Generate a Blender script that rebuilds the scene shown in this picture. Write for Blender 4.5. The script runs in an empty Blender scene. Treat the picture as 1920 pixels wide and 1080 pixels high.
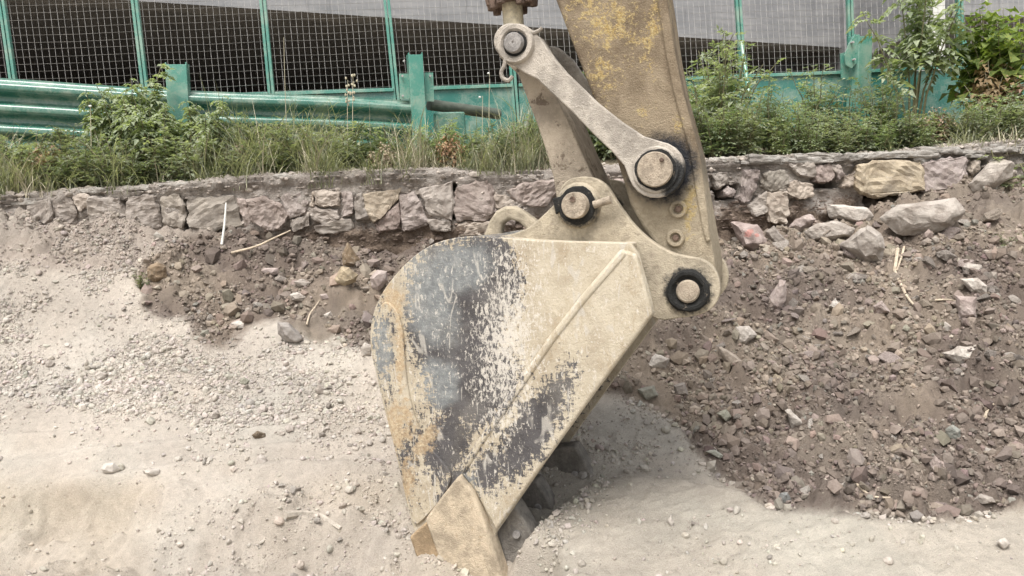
import bpy, bmesh, math, random
import numpy as np
from mathutils import Vector, Matrix

random.seed(7)
RNG = np.random.default_rng(7)
SC = bpy.context.scene
COL = SC.collection
R = math.radians

# ------------------------------------------------------------------ camera
F = 1500.0                      # focal length in photo pixels (1920 wide)
CAM = np.array([0.0, 0.0, 1.5])
PITCH, ROLL = R(5.33), R(3.0)
_f = np.array([0, math.cos(PITCH), -math.sin(PITCH)])
_r0 = np.array([1.0, 0, 0])
_u0 = np.cross(_r0, _f)
_r = math.cos(ROLL) * _r0 - math.sin(ROLL) * _u0
_u = math.cos(ROLL) * _u0 + math.sin(ROLL) * _r0
cd = bpy.data.cameras.new('camera')
cam = bpy.data.objects.new('camera', cd)
COL.objects.link(cam)
cd.sensor_width = 36.0
cd.lens = 36.0 * F / 1920.0
cd.clip_start = 0.05
cd.clip_end = 1000
cam.matrix_world = Matrix(((_r[0], _u[0], -_f[0], CAM[0]), (_r[1], _u[1], -_f[1], CAM[1]),
                           (_r[2], _u[2], -_f[2], CAM[2]), (0, 0, 0, 1)))
SC.camera = cam

# ------------------------------------------------------------------ sky, sun, exposure
SUN_EL, SUN_AZ = R(62), R(200)        # azimuth: compass-like, 0 = +y, clockwise
w = bpy.data.worlds.new('World')
SC.world = w
w.use_nodes = True
wt = w.node_tree
bg = wt.nodes['Background']
sky = wt.nodes.new('ShaderNodeTexSky')
sky.sky_type = 'NISHITA'
sky.sun_disc = False
sky.sun_elevation = SUN_EL
sky.sun_rotation = SUN_AZ
sky.air_density = 1.6
sky.dust_density = 5.0
sky.ozone_density = 1.0
hs = wt.nodes.new('ShaderNodeHueSaturation')
hs.inputs['Saturation'].default_value = 0.22
wt.links.new(sky.outputs[0], hs.inputs['Color'])
wt.links.new(hs.outputs[0], bg.inputs[0])
bg.inputs[1].default_value = 0.08
sd = bpy.data.lights.new('sun', 'SUN')
sd.energy = 1.5
sd.angle = R(32)
sd.color = (1.0, 0.955, 0.90)
sun = bpy.data.objects.new('sun', sd)
COL.objects.link(sun)
_sdir = Vector((math.sin(SUN_AZ) * math.cos(SUN_EL), math.cos(SUN_AZ) * math.cos(SUN_EL), math.sin(SUN_EL)))
sun.rotation_euler = _sdir.to_track_quat('Z', 'Y').to_euler()
sun.location = (-3, -4, 9)
SC.view_settings.view_transform = 'Standard'
SC.view_settings.look = 'None'
SC.view_settings.gamma = 1.0
SC.view_settings.exposure = 1.38
SC.view_settings.use_curve_mapping = False


# ------------------------------------------------------------------ pixel helpers
def ray(px, py):
    return _f + _r * ((px - 960) / F) + _u * ((540 - py) / F)

def at_y(px, py, y):
    d = ray(px, py)
    return CAM + d * ((y - CAM[1]) / d[1])

def on_plane(px, py, p0, n):
    d = ray(px, py)
    return CAM + d * (np.dot(np.asarray(p0) - CAM, n) / np.dot(d, n))

def project(P):
    d = np.asarray(P, float) - CAM
    z = d @ _f
    z = np.where(z < 0.05, 0.05, z)
    return 960 + F * (d @ _r) / z, 540 - F * (d @ _u) / z

class VPlane:
    """vertical plane through two pixel columns at given distances"""
    def __init__(s, pxa, ya, pxb, yb):
        a = at_y(pxa, 400, ya); b = at_y(pxb, 400, yb)
        s.a = a
        t = b - a; t[2] = 0; s.L = np.linalg.norm(t); s.t = t / s.L
        s.n = np.array([s.t[1], -s.t[0], 0])        # towards the camera side
        if s.n[1] > 0: s.n = -s.n
    def px(s, x, y, off=0.0):
        return on_plane(x, y, s.a + s.n * off, s.n)
    def lz(s, x, y, off=0.0):                       # (along, z)
        p = s.px(x, y, off); return np.dot(p - s.a, s.t), p[2]
    def pt(s, l, z, off=0.0):
        p = s.a + s.t * l + s.n * off; return np.array([p[0], p[1], z])

# ------------------------------------------------------------------ numpy noise
def _hash(i, j, seed):
    h = (i.astype(np.int64) * 374761393 + j.astype(np.int64) * 668265263 + seed * 2147483647) & 0xffffffff
    h = ((h ^ (h >> 13)) * 1274126177) & 0xffffffff
    h = h ^ (h >> 16)
    return (h & 0xffffff) / float(0xffffff)

def vnoise(x, y, seed=0):
    x = np.asarray(x, float); y = np.asarray(y, float)
    i = np.floor(x); j = np.floor(y)
    fx = x - i; fy = y - j
    fx = fx * fx * fx * (fx * (fx * 6 - 15) + 10); fy = fy * fy * fy * (fy * (fy * 6 - 15) + 10)
    i = i.astype(np.int64); j = j.astype(np.int64)
    a = _hash(i, j, seed); b = _hash(i + 1, j, seed); c = _hash(i, j + 1, seed); d = _hash(i + 1, j + 1, seed)
    return a + (b - a) * fx + (c - a) * fy + (a - b - c + d) * fx * fy

def fbm(x, y, wl, octv=4, seed=0, gain=0.5):
    """zero-mean, roughly +-0.5"""
    s = 0; a = 1.0; t = 0
    for k in range(octv):
        s = s + a * (vnoise(x / wl + 17.3 * k, y / wl - 9.1 * k, seed + k * 31) - 0.5); t += a
        a *= gain; wl = wl * 0.5
    return s / t

def billow(x, y, wl, seed=0):
    return np.abs(2 * vnoise(x / wl, y / wl, seed) - 1)

def lumps(x, y, cell, seed, fill=0.75):
    """rounded clods, one per jittered cell: 0 between them, up to about 0.5 (x cell) on top"""
    x = np.asarray(x, float) / cell; y = np.asarray(y, float) / cell
    i = np.floor(x).astype(np.int64); j = np.floor(y).astype(np.int64)
    out = np.zeros(x.shape)
    for di in (-1, 0, 1):
        for dj in (-1, 0, 1):
            a = i + di; b = j + dj
            cx = a + _hash(a, b, seed); cy = b + _hash(a, b, seed + 1)
            rr = 0.22 + 0.42 * _hash(a, b, seed + 2) ** 1.5
            ex = 0.7 + 0.6 * _hash(a, b, seed + 4)
            on = _hash(a, b, seed + 3) < fill
            d = ((x - cx) * ex) ** 2 + ((y - cy) / ex) ** 2
            hgt = np.sqrt(np.maximum(rr * rr - d, 0)) * on
            out = np.maximum(out, hgt)
    return out * cell

def smooth(a, b, x):
    t = np.clip((np.asarray(x, float) - a) / (b - a), 0, 1); return t * t * (3 - 2 * t)

def pip(px, py, poly):
    inside = np.zeros(np.shape(px), bool)
    n = len(poly)
    for k in range(n):
        x0, y0 = poly[k]; x1, y1 = poly[(k + 1) % n]
        c = ((y0 > py) != (y1 > py)) & (px < (x1 - x0) * (py - y0) / (y1 - y0 + 1e-9) + x0)
        inside ^= c
    return inside

# ------------------------------------------------------------------ object helpers
def tag(o, label=None, cat=None, group=None, kind=None):
    if label: o['label'] = label
    if cat: o['category'] = cat
    if group: o['group'] = group
    if kind: o['kind'] = kind
    return o

def link(name, me, parent=None):
    o = bpy.data.objects.new(name, me)
    COL.objects.link(o)
    if parent is not None: o.parent = parent
    return o

def empty(name, loc=(0, 0, 0), rz=0.0):
    o = bpy.data.objects.new(name, None)
    COL.objects.link(o)
    o.location = loc; o.rotation_euler = (0, 0, rz); o.empty_display_size = 0.1
    return o

def mesh(name, verts, faces, mat=None, sharp=None, smooth_all=False):
    me = bpy.data.meshes.new(name)
    me.from_pydata([tuple(map(float, v)) for v in verts], [], [tuple(f) for f in faces])
    if mat: me.materials.append(mat)
    if smooth_all or sharp is not None:
        me.polygons.foreach_set('use_smooth', [True] * len(me.polygons))
    if sharp is not None: me.set_sharp_from_angle(angle=R(sharp))
    me.update()
    return me

def mesh_tris(name, V, T, mat=None, col=None, smooth_all=False):
    """fast mesh from numpy arrays (n,3) (m,3)"""
    me = bpy.data.meshes.new(name)
    n, m = len(V), len(T); k = T.shape[1]
    me.vertices.add(n); me.vertices.foreach_set('co', np.ascontiguousarray(V, np.float32).ravel())
    me.loops.add(m * k); me.loops.foreach_set('vertex_index', np.ascontiguousarray(T, np.int32).ravel())
    me.polygons.add(m); me.polygons.foreach_set('loop_start', np.arange(0, m * k, k, dtype=np.int32))
    me.polygons.foreach_set('use_smooth', np.full(m, smooth_all, bool))
    me.update(calc_edges=True)
    if col is not None:
        a = me.color_attributes.new('col', 'FLOAT_COLOR', 'POINT')
        c = np.ones((n, 4), np.float32); c[:, :3] = col
        a.data.foreach_set('color', c.ravel())
    if mat: me.materials.append(mat)
    return me

def from_bm(name, bm, mat=None, sharp=None):
    me = bpy.data.meshes.new(name)
    bm.normal_update(); bm.to_mesh(me); bm.free()
    if mat: me.materials.append(mat)
    if sharp is not None:
        me.polygons.foreach_set('use_smooth', [True] * len(me.polygons))
        me.set_sharp_from_angle(angle=R(sharp))
    return me

# ------------------------------------------------------------------ material helpers
class MT:
    def __init__(s, name):
        s.m = bpy.data.materials.new(name); s.m.use_nodes = True
        s.t = s.m.node_tree; s.t.nodes.clear()
        s.out = s.t.nodes.new('ShaderNodeOutputMaterial')
        s._oc = None
    def n(s, typ, ins=None, **props):
        nd = s.t.nodes.new(typ)
        for k, v in props.items(): setattr(nd, k, v)
        for k, v in (ins or {}).items(): s.set(nd.inputs[k], v)
        return nd
    def set(s, sock, v):
        if isinstance(v, bpy.types.NodeSocket): s.t.links.new(v, sock)
        elif isinstance(v, (tuple, list)) and sock.type == 'RGBA' and len(v) == 3: sock.default_value = (*v, 1)
        else: sock.default_value = v
    def obj(s):
        if not s._oc: s._oc = s.n('ShaderNodeTexCoord').outputs['Object']
        return s._oc
    def pos(s): return s.n('ShaderNodeNewGeometry').outputs['Position']
    def scale(s, vec, sc):
        return s.n('ShaderNodeMapping', {'Vector': vec, 'Scale': sc}).outputs[0]
    def noise(s, scale, detail=4, rough=0.55, vec=None, dist=0.0):
        return s.n('ShaderNodeTexNoise', {'Vector': vec or s.obj(), 'Scale': scale, 'Detail': detail, 'Roughness': rough, 'Distortion': dist}).outputs['Fac']
    def voro(s, scale, vec=None, feature='F1'):
        return s.n('ShaderNodeTexVoronoi', {'Vector': vec or s.obj(), 'Scale': scale}, feature=feature).outputs['Distance']
    def math(s, op, a, b=0.0, clamp=False):
        return s.n('ShaderNodeMath', {0: a, 1: b}, operation=op, use_clamp=clamp).outputs[0]
    def step(s, v, a, b):
        return s.n('ShaderNodeMapRange', {'Value': v, 'From Min': a, 'From Max': b}, interpolation_type='SMOOTHSTEP').outputs[0]
    def mix(s, f, a, b, mode='MIX'):
        nd = s.n('ShaderNodeMix', data_type='RGBA', blend_type=mode)
        s.set(nd.inputs[0], f); s.set(nd.inputs[6], a); s.set(nd.inputs[7], b)
        return nd.outputs[2]
    def ell(s, cu, cz, ru, rz, rot=0.0):
        """1 at centre of an ellipse in object X/Z, 0 at its rim, negative outside"""
        sx = s.n('ShaderNodeSeparateXYZ', {0: s.obj()})
        du = s.math('SUBTRACT', sx.outputs[0], cu); dz = s.math('SUBTRACT', sx.outputs[2], cz)
        c, sn = math.cos(rot), math.sin(rot)
        a = s.math('ADD', s.math('MULTIPLY', du, c / ru), s.math('MULTIPLY', dz, sn / ru))
        b = s.math('ADD', s.math('MULTIPLY', du, -sn / rz), s.math('MULTIPLY', dz, c / rz))
        rr = s.math('SQRT', s.math('ADD', s.math('MULTIPLY', a, a), s.math('MULTIPLY', b, b)))
        return s.math('SUBTRACT', 1.0, rr)
    def bump(s, h, strength=0.4, dist=0.01, normal=None):
        ins = {'Height': h, 'Strength': strength, 'Distance': dist}
        if normal: ins['Normal'] = normal
        return s.n('ShaderNodeBump', ins).outputs[0]
    def bsdf(s, col, rough=0.8, metal=0.0, normal=None, spec=0.5):
        ins = {'Base Color': col, 'Roughness': rough, 'Metallic': metal, 'Specular IOR Level': spec}
        if normal: ins['Normal'] = normal
        b = s.n('ShaderNodeBsdfPrincipled', ins)
        s.t.links.new(b.outputs[0], s.out.inputs[0])
        return s.m

def mat_ground():
    m = MT('dusty_earth')
    c = m.n('ShaderNodeAttribute', attribute_name='col').outputs['Color']
    p = m.pos()
    n1 = m.noise(3.5, 6, 0.65, p); n2 = m.noise(28, 5, 0.7, p); n3 = m.noise(160, 4, 0.7, p)
    k = m.math('ADD', m.math('MULTIPLY', n1, 0.35), m.math('ADD', m.math('MULTIPLY', n2, 0.5), m.math('MULTIPLY', n3, 0.5)))
    v = m.n('ShaderNodeMapRange', {'Value': k, 'From Min': 0.35, 'From Max': 1.0, 'To Min': 0.75, 'To Max': 1.47}).outputs[0]
    c2 = m.mix(1.0, c, m.n('ShaderNodeCombineColor', {0: v, 1: v, 2: v}).outputs[0], 'MULTIPLY')
    tint = m.mix(m.step(m.noise(1.3, 3, 0.5, p), 0.42, 0.62), (1.0, 0.97, 0.94), (1.0, 1.0, 0.98))
    c3 = m.mix(1.0, c2, tint, 'MULTIPLY')
    n5 = m.noise(330, 3, 0.75, p)
    c3 = m.mix(m.math('MULTIPLY', m.step(n5, 0.50, 0.62), 0.45), c3, m.mix(1.0, c3, (0.52, 0.50, 0.48), 'MULTIPLY'))
    c3 = m.mix(m.math('MULTIPLY', m.step(m.noise(210, 3, 0.7, p), 0.56, 0.66), 0.4), c3, m.mix(1.0, c3, (1.35, 1.34, 1.32), 'MULTIPLY'))
    h = m.math('ADD', m.math('MULTIPLY', n2, 0.5), m.math('ADD', m.math('MULTIPLY', n3, 0.8), m.math('MULTIPLY', n5, 0.4)))
    return m.bsdf(c3, 0.95, normal=m.bump(h, 0.75, 0.026), spec=0.15)

def mat_pebble():
    m = MT('loose_gravel')
    c = m.n('ShaderNodeAttribute', attribute_name='col').outputs['Color']
    n = m.noise(90, 3, 0.6, m.pos())
    c2 = m.mix(m.step(n, 0.3, 0.75), m.mix(1.0, c, (0.8, 0.78, 0.76), 'MULTIPLY'), c)
    return m.bsdf(c2, 0.93, spec=0.2)

def mat_stone():
    m = MT('weathered_stone')
    oi = m.n('ShaderNodeObjectInfo')
    rnd = m.n('ShaderNodeVectorMath', {0: m.obj(), 1: m.n('ShaderNodeCombineXYZ', {0: oi.outputs['Random'], 1: oi.outputs['Random']}).outputs[0]}, operation='ADD').outputs[0]
    n1 = m.noise(9, 6, 0.65, rnd); n2 = m.noise(55, 5, 0.7, rnd); n3 = m.noise(4, 3, 0.5, rnd)
    c = oi.outputs['Color']
    dk = m.mix(1.0, c, (0.66, 0.635, 0.62), 'MULTIPLY')
    c1 = m.mix(m.step(n1, 0.36, 0.62), dk, c)
    c2 = m.mix(m.math('MULTIPLY', m.step(n2, 0.5, 0.72), 0.55), c1, (0.40, 0.36, 0.31))
    c3 = m.mix(m.math('MULTIPLY', m.step(n3, 0.55, 0.75), 0.45), c2, (0.36, 0.32, 0.27))
    h = m.math('ADD', m.math('MULTIPLY', n1, 0.8), m.math('MULTIPLY', n2, 0.5))
    return m.bsdf(c3, 0.92, normal=m.bump(h, 0.75, 0.02), spec=0.2)

def mat_mortar():
    m = MT('crumbling_mortar')
    p = m.pos()
    n1 = m.noise(6, 6, 0.65, p); n2 = m.noise(45, 5, 0.7, p)
    c = m.mix(m.step(n1, 0.35, 0.65), (0.26, 0.225, 0.20), (0.43, 0.39, 0.355))
    c = m.mix(m.math('MULTIPLY', m.step(n2, 0.5, 0.75), 0.6), c, (0.50, 0.46, 0.42))
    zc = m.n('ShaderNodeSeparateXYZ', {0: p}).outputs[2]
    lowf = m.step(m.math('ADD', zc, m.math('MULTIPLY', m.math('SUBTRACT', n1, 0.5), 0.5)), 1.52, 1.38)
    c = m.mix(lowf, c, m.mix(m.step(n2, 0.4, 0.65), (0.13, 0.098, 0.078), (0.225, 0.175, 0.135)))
    n4 = m.noise(150, 4, 0.7, p)
    c = m.mix(m.math('MULTIPLY', m.step(n4, 0.48, 0.62), 0.4), c, m.mix(1.0, c, (0.55, 0.53, 0.51), 'MULTIPLY'))
    h = m.math('ADD', m.math('MULTIPLY', n1, 0.7), m.math('ADD', m.math('MULTIPLY', n2, 0.7), m.math('MULTIPLY', n4, 0.4)))
    return m.bsdf(c, 0.95, normal=m.bump(h, 0.9, 0.035), spec=0.15)

def mat_paint_green():
    m = MT('dusty_green_paint')
    p = m.pos()
    n1 = m.noise(5, 5, 0.6, p); n2 = m.noise(60, 4, 0.7, p)
    oi = m.n('ShaderNodeObjectInfo')
    c = m.mix(m.step(n1, 0.3, 0.7), oi.outputs['Color'], m.mix(1.0, oi.outputs['Color'], (1.35, 1.15, 1.12), 'MULTIPLY'))
    dm = m.math('MULTIPLY', m.step(m.math('ADD', n1, m.math('MULTIPLY', n2, 0.6)), 0.68, 1.02), 0.42)
    c = m.mix(dm, c, (0.42, 0.43, 0.36))
    rg = m.n('ShaderNodeMapRange', {'Value': n1, 'To Min': 0.14, 'To Max': 0.42}).outputs[0]
    return m.bsdf(c, rg, normal=m.bump(n2, 0.10, 0.004), spec=0.8)

def mat_concrete(name='bare_concrete', a=(0.24, 0.245, 0.255), b=(0.33, 0.33, 0.335)):
    m = MT(name)
    p = m.pos()
    st = m.noise(1.2, 5, 0.6, m.scale(p, (1, 1, 7)))
    n2 = m.noise(2.2, 6, 0.65, p); n3 = m.noise(30, 4, 0.7, p)
    f = m.math('ADD', m.math('MULTIPLY', st, 0.6), m.math('MULTIPLY', n2, 0.5))
    c = m.mix(m.step(f, 0.4, 0.7), a, b)
    run = m.noise(3.0, 4, 0.6, m.scale(p, (3, 3, 0.25)))
    c = m.mix(m.math('MULTIPLY', m.step(run, 0.56, 0.72), 0.5), c, tuple(x * 0.6 for x in a))
    return m.bsdf(c, 0.9, normal=m.bump(m.math('ADD', f, m.math('MULTIPLY', n3, 0.3)), 0.3, 0.02), spec=0.2)

def mat_flat(name, col, rough=0.8, metal=0.0, var=0.35, sc=20, bmp=0.2, spec=0.4):
    m = MT(name)
    n = m.noise(sc, 5, 0.65, m.pos())
    c = m.mix(m.step(n, 0.3, 0.72), tuple(x * (1 - var) for x in col), tuple(min(1, x * (1 + var * 0.6)) for x in col))
    return m.bsdf(c, rough, metal, m.bump(n, bmp, 0.01), spec)

def mat_leaf(name, a, b, c, trans=0.35, vary=True):
    """a..b across the plant, c = occasional dry or fresh leaves"""
    m = MT(name)
    p = m.pos()
    n = m.noise(5, 3, 0.6, p); n2 = m.noise(38, 2, 0.5, p)
    col = m.mix(m.step(n, 0.35, 0.65), a, b)
    col = m.mix(m.math('MULTIPLY', m.step(n2, 0.56, 0.66), 0.75), col, c)
    rn = m.n('ShaderNodeObjectInfo').outputs['Random']
    hsv = m.n('ShaderNodeHueSaturation', {'Color': col, 'Hue': m.n('ShaderNodeMapRange', {'Value': rn, 'To Min': 0.478, 'To Max': 0.515}).outputs[0], 'Saturation': m.n('ShaderNodeMapRange', {'Value': m.math('FRACT', m.math('MULTIPLY', rn, 7.3)), 'To Min': 0.55, 'To Max': 1.0}).outputs[0], 'Value': m.n('ShaderNodeMapRange', {'Value': m.math('FRACT', m.math('MULTIPLY', rn, 13.7)), 'To Min': 0.72, 'To Max': 1.25}).outputs[0]})
    if vary: col = hsv.outputs[0]
    d = m.n('ShaderNodeBsdfPrincipled', {'Base Color': col, 'Roughness': 0.6, 'Specular IOR Level': 0.3})
    t = m.n('ShaderNodeBsdfTranslucent', {'Color': m.mix(1.0, col, (1.2, 1.3, 0.6), 'MULTIPLY')})
    x = m.n('ShaderNodeMixShader', {0: trans, 1: d.outputs[0], 2: t.outputs[0]})
    m.t.links.new(x.outputs[0], m.out.inputs[0])
    return m.m

M_GROUND = mat_ground()
M_PEB = mat_pebble()
M_STONE = mat_stone()
M_MORTAR = mat_mortar()
M_GREEN = mat_paint_green()
M_CONC = mat_concrete()
M_CONCW = mat_concrete('pale_concrete', (0.50, 0.50, 0.47), (0.66, 0.66, 0.62))
M_VOID = mat_flat('painted_underdeck_shade', (0.013, 0.010, 0.0095), 0.95, 0, 0.5, 2, 0.1, 0.05)  # near-black base colour stands in for the shade beneath the deck
M_WIRE = mat_flat('galvanised_wire', (0.42, 0.41, 0.40), 0.6, 0.0, 0.25, 9)
M_WOOD = mat_flat('dry_root', (0.50, 0.42, 0.32), 0.85, 0, 0.3, 30)
M_STEM = mat_flat('weed_stem', (0.16, 0.15, 0.08), 0.8, 0, 0.3, 30)
M_STRAW = mat_flat('dry_straw', (0.46, 0.42, 0.31), 0.85, 0, 0.3, 14)
M_PIPE = mat_flat('dark_pipe', (0.085, 0.10, 0.08), 0.6, 0, 0.4, 12)
M_GRASS = mat_leaf('grass_blades', (0.14, 0.152, 0.098), (0.27, 0.275, 0.19), (0.47, 0.45, 0.34), 0.4)
M_LEAF = mat_leaf('weed_leaves', (0.16, 0.21, 0.12), (0.29, 0.34, 0.21), (0.40, 0.42, 0.25), 0.45)
M_LEAF2 = mat_leaf('sapling_leaves', (0.21, 0.255, 0.165), (0.36, 0.40, 0.28), (0.48, 0.52, 0.37), 0.45, False)
M_LEAF3 = mat_leaf('vine_leaves', (0.10, 0.15, 0.05), (0.26, 0.33, 0.10), (0.36, 0.36, 0.10), 0.45, False)
M_DEAD = mat_leaf('dead_leaves', (0.20, 0.12, 0.06), (0.34, 0.23, 0.12), (0.42, 0.33, 0.19), 0.15)
M_FLOWER = mat_flat('white_petals', (0.8, 0.8, 0.76), 0.7, 0, 0.1, 20)

# excavator frame: u along the bucket side, w across the machine
PSI = R(19)
UX = np.array([math.cos(PSI), -math.sin(PSI), 0]); WX = np.array([math.sin(PSI), math.cos(PSI), 0])
_o = at_y(960, 620, 3.3)
EO = np.array([_o[0], _o[1], 0.0])

# ================================================================== terrain
WALL = VPlane(0, 5.7, 1920, 6.5)  # backs the void; the shade under the deck is put into its colour
def wall_y(x):
    return WALL.a[1] + (x - WALL.a[0]) * (WALL.t[1] / WALL.t[0])

_ze_x = [-6, -3.6, -2.6, -1.6, -0.6, 0.4, 1.8, 2.5, 3.1, 3.7, 4.4, 7]
_ze_z = [1.62, 1.60, 1.52, 1.34, 1.27, 1.26, 1.20, 1.30, 1.46, 1.56, 1.60, 1.6]
def macro(x, y):
    x = np.asarray(x, float); y = np.asarray(y, float)
    zend = np.interp(x, _ze_x, _ze_z)
    t = (y - 3.3) / (wall_y(x) - 3.3)
    p = np.interp(t, [-40, -1, -0.1, 0.0, 0.08, 0.2, 0.4, 0.6, 0.8, 0.92, 1.0, 1.4],
                  [-0.10, -0.10, -0.02, 0.0, 0.035, 0.12, 0.33, 0.56, 0.79, 0.93, 1.0, 1.1])
    z = p * zend
    # left: worked bench with a scarp towards the camera
    sc = smooth(-0.35, -0.9, x)
    yb = 3.74 + 0.12 * np.sin(x * 2.1) + 0.10 * fbm(x, x * 0 + 3.1, 0.5, 3, 5)
    z = z + sc * (0.13 * smooth(yb - 0.17, yb, y) - 0.13 * smooth(yb + 0.05, yb + 0.85, y))
    # right: smooth berm in front
    yr = np.interp(x, [-1, 0.1, 0.25, 0.7, 1.02, 1.4, 1.65, 2.05, 3, 5], [3.9, 3.86, 3.79, 3.76, 3.50, 3.27, 3.15, 3.2, 3.3, 3.3])
    yr = yr + 0.03 * fbm(x, x * 0, 0.3, 3, 8)
    cr = 0.205 + 0.03 * fbm(x, x * 0 + 9, 0.6, 3, 9)
    d = y - yr
    b = cr - np.where(d < 0, 0.10 * np.minimum(-d, 3) + 0.10 * np.minimum(d * d, 0.8), 0.9 * d)
    b = b - np.where(d > -0.06, (d + 0.06) * 0.3, 0)
    xe = -0.30 + 0.76 * np.clip(y - 3.2, -0.1, 0.7)
    sx = smooth(xe - 0.10, xe + 0.27, x)
    sN = (x - EO[0]) * WX[0] + (y - EO[1]) * WX[1]
    fr = smooth(-0.10, 0.0, sN)                      # the side cutter has cleared the sand in front of it
    kx = smooth(-0.02, 0.16, x)
    sx = sx * (fr * (1 - kx) + kx)
    b = b * sx - 0.5 * (1 - sx)
    z = z - 0.17 * np.exp(-((x + 0.14) / 0.22) ** 2 - ((y - 3.08) / 0.30) ** 2)
    k = 0.02
    hh = np.clip(0.5 + 0.5 * (b - z) / k, 0, 1)
    z = z * (1 - hh) + b * hh + k * hh * (1 - hh)
    return z

BROWN_R = [(1120, 735), (1175, 650), (1230, 590), (1240, 380), (1500, 300), (2600, 200), (2700, 1000), (2050, 950), (1905, 955), (1850, 965), (1765, 980), (1600, 966), (1440, 945), (1340, 890), (1300, 840), (1285, 800), (1225, 765), (1160, 742)]
BROWN_L = [(250, 525), (262, 505), (300, 470), (350, 440), (460, 420), (700, 420), (1100, 420), (1240, 420), (1240, 600), (1120, 700), (900, 720), (700, 668), (640, 640), (590, 640), (520, 605), (470, 610), (430, 640), (390, 640), (360, 600), (280, 580)]
GREY_L = [(-400, 300), (700, 300), (700, 440), (350, 445), (260, 505), (130, 505), (0, 495), (-400, 520)]

def zone(x, y, z):
    px, py = project(np.stack([x, y, z], -1))
    ok = np.asarray(y) > 1.0
    j1 = 60 * fbm(x, y, 0.22, 4, 41, 0.65); j2 = 44 * fbm(x, y, 0.22, 4, 47, 0.65)
    br = np.zeros(np.shape(px)); gr = np.zeros(np.shape(px))
    for dx, dy in ((0, 0), (7, 3), (-6, 6), (2, -8), (-4, -4)):
        a = pip(px + j1 * 0.45 + dx, py + j2 * 0.45 + dy, BROWN_R); b = pip(px + j1 + dx, py + j2 + dy, BROWN_L)
        br += ((a | b) & ok) * 0.2
        gr += (pip(px + j1 + dx, py + j2 + dy, GREY_L) & ok) * 0.2
    return px, py, br, gr

def height(x, y, fine=True):
    z = macro(x, y)
    px, py, br, gr = zone(x, y, z)
    sm = smooth(860, 930, py) * (px > 960)                           # scraped smooth berm
    pale = (1 - br) * (1 - 0.6 * sm)
    rough = np.maximum(br, gr * 0.8)
    z = z + 0.10 * fbm(x, y, 0.9, 3, 3) * (1 - 0.6 * sm)
    big = vnoise(x / 0.45, y / 0.45, 55)
    z = z + rough * (0.7 + 1.3 * big) * (0.50 * lumps(x, y, 0.17, 301, 0.55) + 0.62 * lumps(x + 3.3, y, 0.085, 311, 0.7) + 0.65 * lumps(x, y + 5.1, 0.045, 321, 0.8))
    peb = pale * (1 - smooth(770, 830, py) * (px < 960)) * (1 - smooth(830, 915, py) * (px >= 960))
    z = z + peb * (0.25 + 0.9 * smooth(0.3, 0.75, big)) * (0.28 * lumps(x, y, 0.10, 331, 0.4) + 0.55 * lumps(x + 1.7, y, 0.042, 341, 0.65) + 0.3 * lumps(x, y, 0.025, 351, 0.8))
    z = z + rough * (0.085 * (billow(x, y, 0.34, 11) - 0.5) + 0.05 * (billow(x, y, 0.15, 12) - 0.5) + 0.028 * (billow(x, y, 0.07, 13) - 0.5))
    z = z + pale * (0.030 * fbm(x, y, 0.22, 4, 21))
    z = z + sm * (0.050 * fbm(x * 0.45 + y * 0.6, y * 1.6 - x * 0.5, 0.20, 6, 23, 0.62) + 0.018 * fbm(x, y, 0.06, 3, 26, 0.7) + 0.4 * lumps(x, y, 0.06, 69, 0.10)+ 0.5 * lumps(x + 2, y, 0.03, 70, 0.12) + 0.05 * np.minimum(fbm(x * 1.6 - y * 0.5, y, 0.34, 4, 25), 0.02))
    gouge = smooth(885, 930, py) * smooth(800, 740, px)                        # tooth marks in the scarp
    z = z + gouge * (0.13 * (billow(x + 0.5 * fbm(x, y, 0.5, 2, 61), y * 0.45, 0.24, 62) - 0.5) + 0.11 * fbm(x, y, 0.16, 5, 63, 0.65) + 0.55 * lumps(x, y, 0.045, 67, 0.5) * smooth(0.4, 0.7, big) + 0.5 * lumps(x, y, 0.10, 68, 0.4))
    z = z + smooth(800, 900, py) * smooth(760, 700, px) * 0.05 * (billow(x * 0.40 + 0.25 * fbm(x, y, 0.3, 3, 82), y, 0.15, 81) - 0.5)
    tr = smooth(790, 815, py) * (1 - smooth(870, 895, py)) * (px < 720)   # shallow wheel ruts
    z = z + tr * 0.016 * np.sin((y * 1.0 - x * 0.22) * 34 + 3 * fbm(x, y, 0.7, 2, 66))
    if fine:
        z = z + rough * 0.018 * fbm(x, y, 0.05, 3, 31, 0.7) + pale * (1 - 0.5 * sm) * 0.008 * fbm(x, y, 0.04, 3, 33, 0.7)
    return z

def axis(lo, hi, step, far_lo, far_hi, g=1.35):
    a = list(np.arange(lo, hi, step)); s = step; v = lo
    pre = []
    while v > far_lo:
        s *= g; v -= s; pre.append(v)
    s = step; v = a[-1]; post = []
    while v < far_hi:
        s *= g; v += s; post.append(v)
    return np.array(pre[::-1] + a + post)

gx = axis(-4.0, 4.7, 0.0145, -150, 150)
gy = axis(2.55, 6.75, 0.0125, -150, 6.95)
GX, GY = np.meshgrid(gx, gy)
fx, fy = GX.ravel(), GY.ravel()
fz = height(fx, fy)
farm = (np.abs(fx) > 9) | (fy < 0.5)
fz = np.where(farm, macro(fx, fy), fz)

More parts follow.
